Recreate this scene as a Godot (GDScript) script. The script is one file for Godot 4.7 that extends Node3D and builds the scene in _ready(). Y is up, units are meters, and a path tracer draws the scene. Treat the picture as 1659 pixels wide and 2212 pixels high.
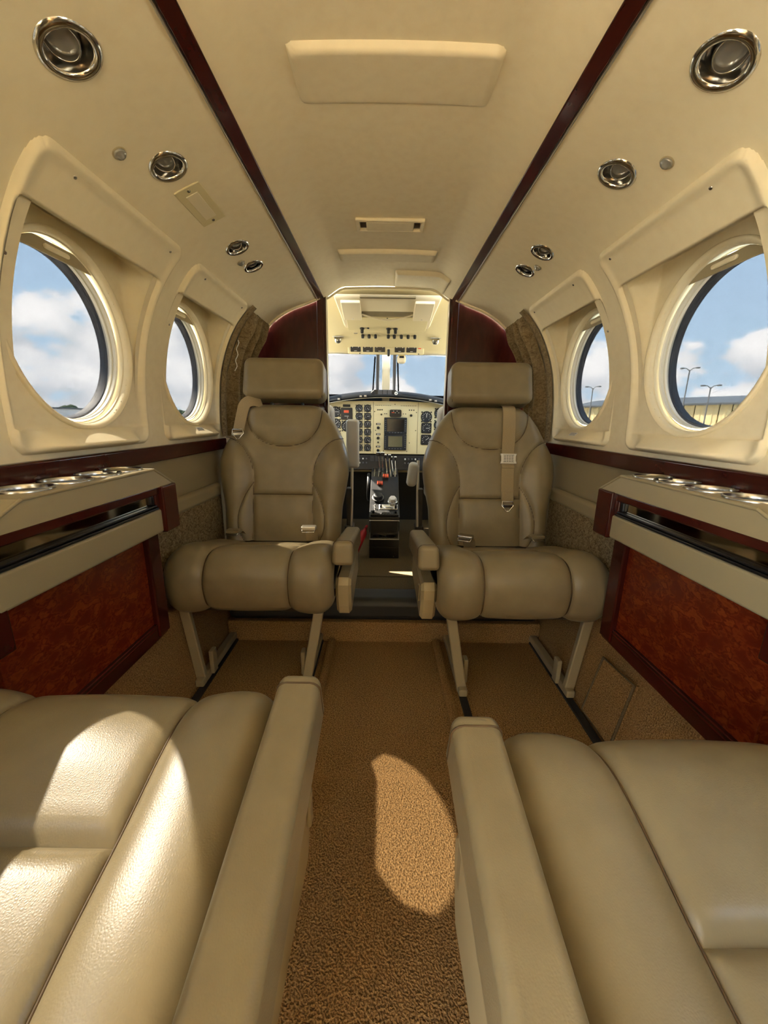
extends Node3D
# Aircraft cabin seen from between the aft seats. x is across the cabin, y is up, F (forward, towards the cockpit) is -z; the cabin floor is y = 0.

var M := {}
var taken := {}
var sec_pts := PackedVector2Array()
var sec_len := PackedFloat32Array()
var rng := RandomNumberGenerator.new()


# ---------------------------------------------------------------- geometry
class Geo:
	var v := PackedVector3Array()
	var n := PackedVector3Array()
	var uv := PackedVector2Array()
	var ix := PackedInt32Array()
	var t := Transform3D.IDENTITY

	func vert(p: Vector3, nn := Vector3.ZERO, u := Vector2.ZERO) -> int:
		v.append(t * p)
		n.append((t.basis * nn).normalized() if nn != Vector3.ZERO else Vector3.ZERO)
		uv.append(u)
		return v.size() - 1

	func tri(a: int, b: int, c: int) -> void:
		ix.append(a)
		ix.append(b)
		ix.append(c)

	func quad(a: Vector3, b: Vector3, c: Vector3, d: Vector3) -> void:
		var i := vert(a, Vector3.ZERO, Vector2(0, 1))
		vert(b, Vector3.ZERO, Vector2(1, 1))
		vert(c, Vector3.ZERO, Vector2(1, 0))
		vert(d, Vector3.ZERO, Vector2(0, 0))
		tri(i, i + 1, i + 2)
		tri(i, i + 2, i + 3)

	# rows of points; keep, when given, says for cell (row, column) whether it is built
	func grid(rows: Array, close_cols := false, close_rows := false, keep = null) -> void:
		var nr := rows.size()
		var nc: int = rows[0].size()
		var at := v.size()
		for r in nr:
			for c in nc:
				vert(rows[r][c], Vector3.ZERO, Vector2(float(c) / maxf(1, nc - 1), float(r) / maxf(1, nr - 1)))
		for r in (nr if close_rows else nr - 1):
			for c in (nc if close_cols else nc - 1):
				if keep != null and not keep.call(r, c):
					continue
				var r2 := (r + 1) % nr
				var c2 := (c + 1) % nc
				var a := at + r * nc + c
				var b := at + r * nc + c2
				var d := at + r2 * nc + c2
				var e := at + r2 * nc + c
				tri(a, b, d)
				tri(a, d, e)

	func fan(pts, centre: Vector3) -> void:
		var i := vert(centre)
		for p in pts:
			vert(p)
		for k in pts.size():
			tri(i, i + 1 + k, i + 1 + (k + 1) % pts.size())

	# box with rounded edges
	func rbox(c: Vector3, size: Vector3, r: float, k := 2) -> void:
		var h := size / 2.0
		r = minf(r, minf(h.x, minf(h.y, h.z)) * 0.98)
		var lists := []
		for a in 3:
			var l := []
			for i in range(k, -1, -1):
				l.append(-(h[a] - r) - r * tan(PI / 4 * i / k))
			for i in range(0, k + 1):
				l.append((h[a] - r) + r * tan(PI / 4 * i / k))
			lists.append(l)
		for axis in 3:
			var a1 := (axis + 1) % 3
			var a2 := (axis + 2) % 3
			for sgn in [-1.0, 1.0]:
				var at := v.size()
				var m: int = lists[a1].size()
				for i in m:
					for j in m:
						var p := Vector3.ZERO
						p[axis] = sgn * h[axis]
						p[a1] = lists[a1][i]
						p[a2] = lists[a2][j]
						var core := Vector3(clampf(p.x, -h.x + r, h.x - r), clampf(p.y, -h.y + r, h.y - r), clampf(p.z, -h.z + r, h.z - r))
						var d := (p - core).normalized()
						vert(c + core + d * r, d)
				for i in m - 1:
					for j in m - 1:
						var a := at + i * m + j
						if sgn > 0:
							tri(a, a + m + 1, a + m)
							tri(a, a + 1, a + m + 1)
						else:
							tri(a, a + m, a + m + 1)
							tri(a, a + m + 1, a + 1)

	# profile of (radius, height) turned round y
	func lathe(profile: Array, seg := 32, sharp := false, sx := 1.0, sz := 1.0) -> void:
		var parts := []
		if sharp:
			for i in profile.size() - 1:
				parts.append([profile[i], profile[i + 1]])
		else:
			parts.append(profile)
		for pr in parts:
			var rows := []
			for p in pr:
				var row := PackedVector3Array()
				for k in seg:
					var a := TAU * k / seg
					row.append(Vector3(cos(a) * p.x * sx, p.y, sin(a) * p.x * sz))
				rows.append(row)
			grid(rows, true)

	# profile of (growth, depth) carried round an ellipse that lies across x
	func oval(cy: float, cf: float, rf: float, ry: float, profile: Array, g: float, seg := 72, sharp := false) -> void:
		var parts := []
		if sharp:
			for i in profile.size() - 1:
				parts.append([profile[i], profile[i + 1]])
		else:
			parts.append(profile)
		for pr in parts:
			var rows := []
			for p in pr:
				var row := PackedVector3Array()
				for k in seg:
					var a := TAU * k / seg
					row.append(Vector3(g * p.y, cy + sin(a) * (ry + p.x), -(cf + cos(a) * (rf + p.x))))
				rows.append(row)
			grid(rows, true)

	func tube(path, r: float, seg := 8, closed := false, rz := -1.0) -> void:
		if rz < 0:
			rz = r
		var m: int = path.size()
		var rows := []
		var up := Vector3.ZERO
		for i in m:
			var d: Vector3
			if closed:
				d = path[(i + 1) % m] - path[(i + m - 1) % m]
			else:
				d = path[mini(i + 1, m - 1)] - path[maxi(i - 1, 0)]
			d = d.normalized()
			if up == Vector3.ZERO:
				up = Vector3.UP if absf(d.y) < 0.9 else Vector3.RIGHT
			up = (up - d * up.dot(d)).normalized()
			var side := d.cross(up)
			var row := PackedVector3Array()
			for k in seg:
				var a := TAU * k / seg
				row.append(path[i] + side * cos(a) * r + up * sin(a) * rz)
			rows.append(row)
		grid(rows, true, closed)
		if not closed:
			fan(rows[0], path[0])
			fan(rows[m - 1], path[m - 1])

	# flat strap: at each path point the width direction and the direction it faces
	func strap(path, wide, face, w: float, thick: float) -> void:
		var rows := []
		for i in path.size():
			var a: Vector3 = wide[i] * (w / 2)
			var b: Vector3 = face[i] * (thick / 2)
			rows.append(PackedVector3Array([path[i] - a - b * 0.4, path[i] - a + b * 0.4, path[i] - a * 0.9 + b, path[i] + a * 0.9 + b, path[i] + a + b * 0.4, path[i] + a - b * 0.4, path[i] + a * 0.9 - b, path[i] - a * 0.9 - b]))
		grid(rows, true)
		fan(rows[0], path[0])
		fan(rows[-1], path[-1])

	# outline in x, y pulled along z from z0 to z1, both rims bevelled by b
	func prism(poly: PackedVector2Array, z0: float, z1: float, b := 0.0) -> void:
		var m := poly.size()
		if Geometry2D.is_polygon_clockwise(poly):
			poly.reverse()
		var inset := PackedVector2Array()
		for i in m:
			var e1 := (poly[i] - poly[(i + m - 1) % m]).normalized()
			var e2 := (poly[(i + 1) % m] - poly[i]).normalized()
			var nn := Vector2(-e1.y, e1.x) + Vector2(-e2.y, e2.x)
			nn = nn.normalized() / maxf(0.5, sqrt((1.0 + e1.dot(e2)) / 2.0))
			inset.append(poly[i] + nn * b)
		var tris := Geometry2D.triangulate_polygon(inset)
		for z in [z0, z1]:
			var at := v.size()
			for p in inset:
				vert(Vector3(p.x, p.y, z), Vector3.ZERO, p)
			for i in range(0, tris.size(), 3):
				tri(at + tris[i], at + tris[i + 1], at + tris[i + 2])
		var rings := [[inset, z0], [poly, z0 + signf(z1 - z0) * b], [poly, z1 - signf(z1 - z0) * b], [inset, z1]]
		for k in 3:
			if b == 0.0 and k != 1:
				continue
			var rows := []
			for q in 2:
				var row := PackedVector3Array()
				for p in rings[k + q][0]:
					row.append(Vector3(p.x, p.y, rings[k + q][1]))
				rows.append(row)
			for i in m:
				quad(rows[0][i], rows[0][(i + 1) % m], rows[1][(i + 1) % m], rows[1][i])

	func mesh() -> ArrayMesh:
		var nn := PackedVector3Array()
		nn.resize(v.size())
		for i in range(0, ix.size(), 3):
			var a := v[ix[i]]
			var q := (v[ix[i + 2]] - a).cross(v[ix[i + 1]] - a)
			nn[ix[i]] += q
			nn[ix[i + 1]] += q
			nn[ix[i + 2]] += q
		for i in v.size():
			if n[i] != Vector3.ZERO:
				nn[i] = n[i]
			else:
				nn[i] = nn[i].normalized() if nn[i].length_squared() > 1e-20 else Vector3.UP
		var arr := []
		arr.resize(Mesh.ARRAY_MAX)
		arr[Mesh.ARRAY_VERTEX] = v
		arr[Mesh.ARRAY_NORMAL] = nn
		arr[Mesh.ARRAY_TEX_UV] = uv
		arr[Mesh.ARRAY_INDEX] = ix
		var m := ArrayMesh.new()
		m.add_surface_from_arrays(Mesh.PRIMITIVE_TRIANGLES, arr)
		return m


func W(x: float, y: float, f: float) -> Vector3:
	return Vector3(x, y, -f)


func rounded(w: float, h: float, r: float, k := 4, c := Vector2.ZERO) -> PackedVector2Array:
	var out := PackedVector2Array()
	for q in 4:
		var cc := c + Vector2((w / 2 - r) * [1, -1, -1, 1][q], (h / 2 - r) * [1, 1, -1, -1][q])
		for i in k + 1:
			var a := PI / 2 * (q + float(i) / k)
			out.append(cc + Vector2(cos(a), sin(a)) * r)
	return out


func smooth(path: Array, steps := 6) -> Array:
	var out := []
	for i in path.size() - 1:
		var a = path[maxi(i - 1, 0)]
		var b = path[i]
		var c = path[i + 1]
		var d = path[mini(i + 2, path.size() - 1)]
		for k in steps:
			out.append(b.cubic_interpolate(c, a, d, float(k) / steps))
	out.append(path[-1])
	return out


# ---------------------------------------------------------------- nodes
func numbered(called: String) -> String:
	var k: int = taken.get(called, -1) + 1
	taken[called] = k
	return called if k == 0 else "%s_%03d" % [called, k]


func obj(called: String, g, m: Material, parent: Node = null) -> MeshInstance3D:
	var o := MeshInstance3D.new()
	o.name = called if parent else numbered(called)
	o.mesh = g.mesh() if g is Geo else g
	o.material_override = null
	if o.mesh is ArrayMesh:
		o.set_surface_override_material(0, m)
	else:
		o.mesh.surface_set_material(0, m)
	(parent if parent else self).add_child(o, true)
	return o


func tag(o: Node, label: String, category: String, group := "") -> Node:
	o.set_meta("label", label)
	o.set_meta("category", category)
	if group:
		o.set_meta("group", group)
	return o


func structure(o: Node, label := "") -> Node:
	o.set_meta("kind", "structure")
	if label:
		o.set_meta("label", label)
	return o


func thing(called: String, label: String, category: String, at := Vector3.ZERO, group := "") -> Node3D:
	var o := Node3D.new()
	o.name = numbered(called)
	add_child(o)
	o.position = at
	return tag(o, label, category, group)


func frame(called: String, label := "") -> Node3D:
	var o := Node3D.new()
	o.name = called
	add_child(o)
	return structure(o, label)


# ---------------------------------------------------------------- materials
func noise(kind: int, freq: float, octaves := 4, seed_ := 1, warp := 0.0) -> FastNoiseLite:
	var f := FastNoiseLite.new()
	f.noise_type = kind
	f.frequency = freq
	f.fractal_octaves = octaves
	f.seed = seed_
	if kind == FastNoiseLite.TYPE_CELLULAR:
		f.cellular_return_type = FastNoiseLite.RETURN_DISTANCE2_SUB
	if warp > 0:
		f.domain_warp_enabled = true
		f.domain_warp_amplitude = warp
		f.domain_warp_frequency = freq * 0.7
	return f


func tex(f: FastNoiseLite, ramp: Array = [], size := 512) -> NoiseTexture2D:
	var t := NoiseTexture2D.new()
	t.width = size
	t.height = size
	t.seamless = true
	t.noise = f
	if ramp:
		var g := Gradient.new()
		g.offsets = PackedFloat32Array(ramp.map(func(a): return a[0]))
		g.colors = PackedColorArray(ramp.map(func(a): return a[1]))
		t.color_ramp = g
	return t


func c8(r: float, g: float, b: float) -> Color:
	return Color(r / 255.0, g / 255.0, b / 255.0)


func mat(called: String, col: Color, rough: float, metal := 0.0, spec := 0.5) -> StandardMaterial3D:
	var m := StandardMaterial3D.new()
	m.resource_name = called
	m.albedo_color = col
	m.roughness = rough
	m.metallic = metal
	m.metallic_specular = spec
	m.cull_mode = BaseMaterial3D.CULL_DISABLED
	M[called] = m
	return m


func relief(m: StandardMaterial3D, t: Texture2D, cm: float, scale: float) -> void:
	m.heightmap_enabled = true
	m.heightmap_texture = t
	m.heightmap_scale = cm
	m.uv1_triplanar = true
	m.uv1_world_triplanar = false
	m.uv1_scale = Vector3.ONE * scale


func colours(m: StandardMaterial3D, t: Texture2D, scale: float) -> void:
	m.albedo_color = Color.WHITE
	m.albedo_texture = t
	m.uv1_triplanar = true
	m.uv1_scale = Vector3.ONE * scale


func materials() -> void:
	var S := FastNoiseLite.TYPE_SIMPLEX_SMOOTH
	var C := FastNoiseLite.TYPE_CELLULAR
	var grain := tex(noise(C, 0.17, 2, 3), [], 1024)
	var m := mat("leather", Color.WHITE, 0.36, 0.0, 0.47)
	colours(m, tex(noise(S, 0.01, 4, 7), [[0.0, c8(127, 115, 87)], [0.5, c8(133, 120, 92)], [1.0, c8(139, 127, 98)]]), 2.5)
	relief(m, grain, 0.018, 2.5)
	m = mat("leather_seam", c8(84, 66, 42), 0.6)
	m = mat("vinyl", Color.WHITE, 0.62, 0.0, 0.4)
	colours(m, tex(noise(S, 0.02, 5, 11), [[0.0, c8(231, 217, 182)], [0.5, c8(235, 222, 188)], [1.0, c8(238, 226, 193)]]), 1.6)
	relief(m, grain, 0.006, 3.0)
	m = mat("vinyl_tan", c8(152, 139, 107), 0.5)
	relief(m, grain, 0.006, 3.0)
	m = mat("plastic_tan", c8(162, 148, 114), 0.42)
	m = mat("cream", c8(226, 214, 182), 0.5)
	m = mat("cream_panel", c8(214, 201, 156), 0.5)
	m = mat("white_ring", c8(228, 224, 208), 0.4)
	m = mat("wood_dark", Color.WHITE, 0.22, 0.0, 0.35)
	var wg := noise(S, 0.012, 5, 21, 20.0)
	colours(m, tex(wg, [[0.0, c8(54, 18, 13)], [0.45, c8(60, 21, 15)], [0.7, c8(68, 25, 18)], [1.0, c8(57, 19, 14)]]), 2.0)
	m.uv1_scale = Vector3(4.0, 1.2, 0.9)
	m.clearcoat_enabled = true
	m.clearcoat = 0.35
	m.clearcoat_roughness = 0.08
	m = mat("wood_burl", Color.WHITE, 0.25, 0.0, 0.35)
	colours(m, tex(noise(S, 0.012, 6, 33, 40.0), [[0.0, c8(92, 29, 13)], [0.35, c8(98, 33, 15)], [0.5, c8(120, 46, 20)], [0.56, c8(88, 27, 12)], [0.72, c8(130, 54, 23)], [1.0, c8(98, 34, 15)]], 1024), 2.2)
	m.uv1_scale = Vector3(1.6, 2.4, 1.5)
	m.clearcoat_enabled = true
	m.clearcoat = 0.3
	m.clearcoat_roughness = 0.1
	m = mat("carpet", Color.WHITE, 0.95, 0.0, 0.1)
	var tuft := noise(S, 0.11, 2, 5, 6.0)
	colours(m, tex(tuft, [[0.0, c8(80, 60, 36)], [0.45, c8(138, 107, 70)], [1.0, c8(184, 150, 102)]], 1024), 2.0)
	relief(m, tex(tuft, [], 1024), 0.30, 2.0)
	m = mat("carpet_grey", Color.WHITE, 0.95, 0.0, 0.1)
	colours(m, tex(tuft, [[0.0, c8(72, 62, 46)], [1.0, c8(126, 112, 88)]], 1024), 2.0)
	m = mat("fabric", Color.WHITE, 0.85, 0.0, 0.2)
	colours(m, tex(noise(S, 0.022, 3, 41, 30.0), [[0.0, c8(78, 64, 44)], [0.38, c8(150, 132, 100)], [0.5, c8(92, 76, 52)], [0.62, c8(154, 138, 106)], [1.0, c8(104, 88, 62)]]), 3.6)
	m = mat("strap", Color.WHITE, 0.8, 0.0, 0.2)
	colours(m, tex(noise(S, 0.08, 2, 12), [[0.0, c8(150, 134, 104)], [1.0, c8(170, 153, 122)]]), 8.0)
	m = mat("chrome", c8(205, 203, 198), 0.14, 1.0)
	m = mat("steel", c8(188, 186, 180), 0.25, 1.0)
	m = mat("alloy", c8(196, 190, 176), 0.38, 0.9)
	m = mat("black", c8(18, 18, 19), 0.35)
	m = mat("black_matt", c8(26, 26, 27), 0.7)
	m = mat("rubber_black", c8(24, 27, 31), 0.5)
	m = mat("seal_grey", c8(92, 92, 96), 0.6)
	m = mat("lamp_lens", c8(150, 148, 140), 0.18, 0.4)
	m = mat("mirror", c8(186, 178, 160), 0.06, 1.0)
	m = mat("pan", c8(52, 46, 36), 0.7)
	m = mat("leg_paint", c8(138, 126, 98), 0.45)
	m = mat("red", c8(150, 18, 30), 0.45)
	m = mat("orange", c8(226, 88, 46), 0.5)
	m = mat("white", c8(232, 230, 222), 0.5)
	m = mat("ink", c8(52, 52, 52), 0.7)
	m = mat("screen_dark", c8(10, 14, 20), 0.12)
	m = mat("screen_green", c8(78, 80, 60), 0.2)
	m = mat("dial", c8(26, 27, 30), 0.5)
	m = mat("grey_leather", c8(176, 170, 156), 0.45)
	m = mat("concrete", Color.WHITE, 0.9, 0.0, 0.2)
	colours(m, tex(noise(S, 0.02, 5, 51), [[0.0, c8(150, 146, 136)], [1.0, c8(184, 180, 168)]]), 0.2)
	m = mat("siding", c8(236, 218, 166), 0.6)
	m = mat("roofing", c8(86, 92, 98), 0.5)
	m = mat("pole", c8(120, 122, 124), 0.5)
	m = mat("foliage", c8(62, 78, 52), 0.9)
	m = mat("skin_white", c8(225, 226, 226), 0.35)
	m = mat("pane", Color(0.02, 0.022, 0.025, PANE_TINT), 0.0, 0.0, 0.05)
	m.transparency = BaseMaterial3D.TRANSPARENCY_ALPHA
	m = mat("pane_smoke", Color(0.02, 0.022, 0.025, 0.3), 0.0)
	m.transparency = BaseMaterial3D.TRANSPARENCY_ALPHA
	m = mat("pane_clear", Color(0.02, 0.022, 0.025, 0.04), 0.0)
	m.transparency = BaseMaterial3D.TRANSPARENCY_ALPHA


# ---------------------------------------------------------------- light
const SUN_ENERGY := 32.0
const SKY_ENERGY := 16.0
const EXPOSURE := 1.0
const PANE_TINT := 0.435


func lighting() -> void:
	var cam := Camera3D.new()
	cam.name = "camera"
	add_child(cam)
	cam.position = Vector3(-0.012, 0.81, 0)
	cam.rotation_order = EULER_ORDER_YXZ
	cam.rotation = Vector3(deg_to_rad(-13.67), deg_to_rad(-0.243), deg_to_rad(0.814))
	cam.fov = 2.0 * rad_to_deg(atan(1106.0 / 831.0))
	cam.near = 0.02
	cam.far = 2000.0
	cam.current = true
	var e := Environment.new()
	e.background_mode = Environment.BG_SKY
	e.tonemap_mode = Environment.TONE_MAPPER_LINEAR
	e.tonemap_exposure = EXPOSURE
	e.sdfgi_enabled = true
	e.ssao_enabled = true
	e.ssil_enabled = true
	e.background_energy_multiplier = SKY_ENERGY
	var sky := Sky.new()
	var pm := PanoramaSkyMaterial.new()
	pm.panorama = ImageTexture.create_from_image(sky_image())
	sky.sky_material = pm
	e.sky = sky
	var we := WorldEnvironment.new()
	we.name = "world"
	we.environment = e
	add_child(we)
	var sun := DirectionalLight3D.new()
	sun.name = "sun"
	add_child(sun)
	sun.look_at_from_position(Vector3.ZERO, Vector3(0.766, -1.0, 0.26))
	sun.light_energy = SUN_ENERGY
	sun.light_color = Color(1.0, 0.95, 0.86)
	sun.light_angular_distance = 0.55
	sun.shadow_enabled = true


func sky_image() -> Image:
	var w := 3072
	var h := 1536
	var im := Image.create(w, h, false, Image.FORMAT_RGBF)
	var big := noise(FastNoiseLite.TYPE_SIMPLEX_SMOOTH, 1.7, 2, 993)
	var puff := noise(FastNoiseLite.TYPE_SIMPLEX_SMOOTH, 4.5, 7, 1493)
	var shade := noise(FastNoiseLite.TYPE_SIMPLEX_SMOOTH, 6.0, 5, 73)
	im.fill(Color(0.42, 0.40, 0.36))
	for y in h / 2 + 2:
		var el := PI / 2 - PI * (y + 0.5) / h
		var sy := sin(el)
		var cy := cos(el)
		var t := clampf(el / (PI / 2), 0.0, 1.0)
		var blue := Color(0.58, 0.73, 0.84).lerp(Color(0.25, 0.46, 0.76), pow(t, 0.5))
		var amount := lerpf(0.34, -0.08, smoothstep(0.05, 0.20, t)) - 0.12 * smoothstep(0.5, 0.9, t)
		var step := 1 if t < 0.42 else 4
		for x in range(0, w, step):
			var a := TAU * (x + 0.5) / w
			var d := Vector3(sin(a) * cy, sy * 1.7, cos(a) * cy)
			var pf := puff.get_noise_3dv(d)
			var c := big.get_noise_3dv(d) * 0.75 + pf * 0.75 + amount
			var k := smoothstep(0.05, 0.19, c)
			var col := blue
			if k > 0.0:
				var s := clampf(0.62 + shade.get_noise_3dv(d + Vector3(0, 0.11, 0)) * 0.75 + (pf - puff.get_noise_3dv(d + Vector3(-0.03, 0.06, 0.0))) * 1.3, 0.0, 1.0)
				col = blue.lerp(Color(0.60, 0.64, 0.68).lerp(Color(1.0, 0.99, 0.97), s), k)
			for q in step:
				im.set_pixel(x + q, y, col)
	return im


# ---------------------------------------------------------------- cabin section
func make_section() -> void:
	var key := [Vector2(0.30, 1.320), Vector2(0.36, 1.297), Vector2(0.425, 1.274), Vector2(0.48, 1.245), Vector2(0.527, 1.208), Vector2(0.57, 1.158), Vector2(0.606, 1.098), Vector2(0.637, 1.02), Vector2(0.655, 0.94), Vector2(0.664, 0.85), Vector2(0.667, 0.76), Vector2(0.667, 0.68)]
	var l := 0.0
	for p in smooth(key, 12):
		if sec_pts.size():
			l += p.distance_to(sec_pts[-1])
		sec_pts.append(p)
		sec_len.append(l)


func sec(s: float) -> Vector2:
	var i := clampi(sec_len.bsearch(s), 1, sec_len.size() - 1)
	var k := (s - sec_len[i - 1]) / maxf(1e-6, sec_len[i] - sec_len[i - 1])
	return sec_pts[i - 1].lerp(sec_pts[i], clampf(k, 0.0, 1.0))


func sec_n(s: float) -> Vector2:   # points into the cabin
	var d := (sec(s + 0.006) - sec(s - 0.006)).normalized()
	return Vector2(d.y, -d.x)


func sec_at_y(y: float) -> float:
	for i in range(1, sec_pts.size()):
		if sec_pts[i].y <= y:
			var k := (sec_pts[i - 1].y - y) / maxf(1e-6, sec_pts[i - 1].y - sec_pts[i].y)
			return lerpf(sec_len[i - 1], sec_len[i], k)
	return sec_len[-1]


const WIN_F := [0.876, 1.358, 0.398, -0.085, -0.565]
const LAMP_F := [0.632, 0.871, 1.228, 1.365]
const LAMP_R := [0.041, 0.038, 0.036, 0.034]
const DOOR_F := [-1.15, -0.45]


func side_wall(g: float) -> void:
	var s_end: float = sec_len[-1]
	var rows_s := []
	var s := 0.0
	while s < s_end:
		rows_s.append(s)
		s += 0.0076
	rows_s.append(s_end)
	var cols := []
	var f := -1.30
	while f < 1.855:
		cols.append(f)
		f += 0.0082 if f > 0.3 else 0.02
	cols.append(1.855)
	var rows := []
	var pos := []
	for q in rows_s:
		var p := sec(q)
		var row := PackedVector3Array()
		for ff in cols:
			row.append(W(g * p.x, p.y, ff))
		rows.append(row)
		pos.append(p)
	var s_lamp := lamp_s()
	var keep := func(r, c) -> bool:
		var ff: float = (cols[c] + cols[c + 1]) / 2
		var ss: float = (rows_s[r] + rows_s[r + 1]) / 2
		var y: float = (pos[r].y + pos[r + 1].y) / 2
		for k in WIN_F.size():
			if g < 0 and k == 4:
				continue
			if absf(ff - WIN_F[k] - 0.011) < 0.165 and y < 1.185 and y > 0.765:
				return false
		for k in LAMP_F.size():
			if Vector2(ff - LAMP_F[k], ss - s_lamp).length() < LAMP_R[k] * 0.66 + 0.0062:
				return false
		if g < 0 and ff > DOOR_F[0] and ff < DOOR_F[1] and y < 1.23:
			return false
		return true
	var ge := Geo.new()
	ge.grid(rows, false, false, keep)
	var wall := frame("wall_left" if g < 0 else "wall_right", "beige headliner and side wall round the oval windows")
	obj("headliner", ge, M.vinyl, wall)
	# lower wall below the wooden rail, split round the doorway
	for span in ([[-1.3, DOOR_F[0]], [DOOR_F[1], 1.88]] if g < 0 else [[-1.3, 1.88]]):
		ge = Geo.new()
		ge.quad(W(g * 0.667, 0.69, span[0]), W(g * 0.667, 0.69, span[1]), W(g * 0.667, 0.22, span[1]), W(g * 0.667, 0.22, span[0]))
		obj("lower_panel", ge, M.vinyl_tan, wall)
		ge = Geo.new()
		ge.grid([PackedVector3Array([W(g * 0.572, -0.004, span[0]), W(g * 0.572, -0.004, span[1])]), PackedVector3Array([W(g * 0.58, 0.03, span[0]), W(g * 0.58, 0.03, span[1])]), PackedVector3Array([W(g * 0.622, 0.252, span[0]), W(g * 0.622, 0.252, span[1])]), PackedVector3Array([W(g * 0.667, 0.262, span[0]), W(g * 0.667, 0.262, span[1])])])
		obj("kick_carpet", ge, M.carpet, wall)
	# rim round the forward end of the headliner
	var path := []
	for k in 30:
		var p := sec(lerpf(0.0, sec_at_y(0.73), k / 29.0))
		path.append(W(g * (p.x - 0.002), p.y - 0.002, 1.855))
	ge = Geo.new()
	ge.tube(path, 0.006, 8)
	obj("arch_rim", ge, M.vinyl, wall)
	# wooden rail
	ge = Geo.new()
	for span in ([[-1.3, DOOR_F[0]], [DOOR_F[1], 1.60]] if g < 0 else [[-1.3, 1.60]]):
		ge.rbox(W(g * 0.664, 0.7025, (span[0] + span[1]) / 2), Vector3(0.022, 0.043, span[1] - span[0]), 0.005)
	structure(obj("trim_%d" % (1 if g < 0 else 2), ge, M.wood_dark), "dark glossy wooden rail under the windows")


func lamp_s() -> float:
	for i in sec_pts.size():
		if sec_pts[i].x >= 0.427:
			return sec_len[i]
	return 0.0


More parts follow.
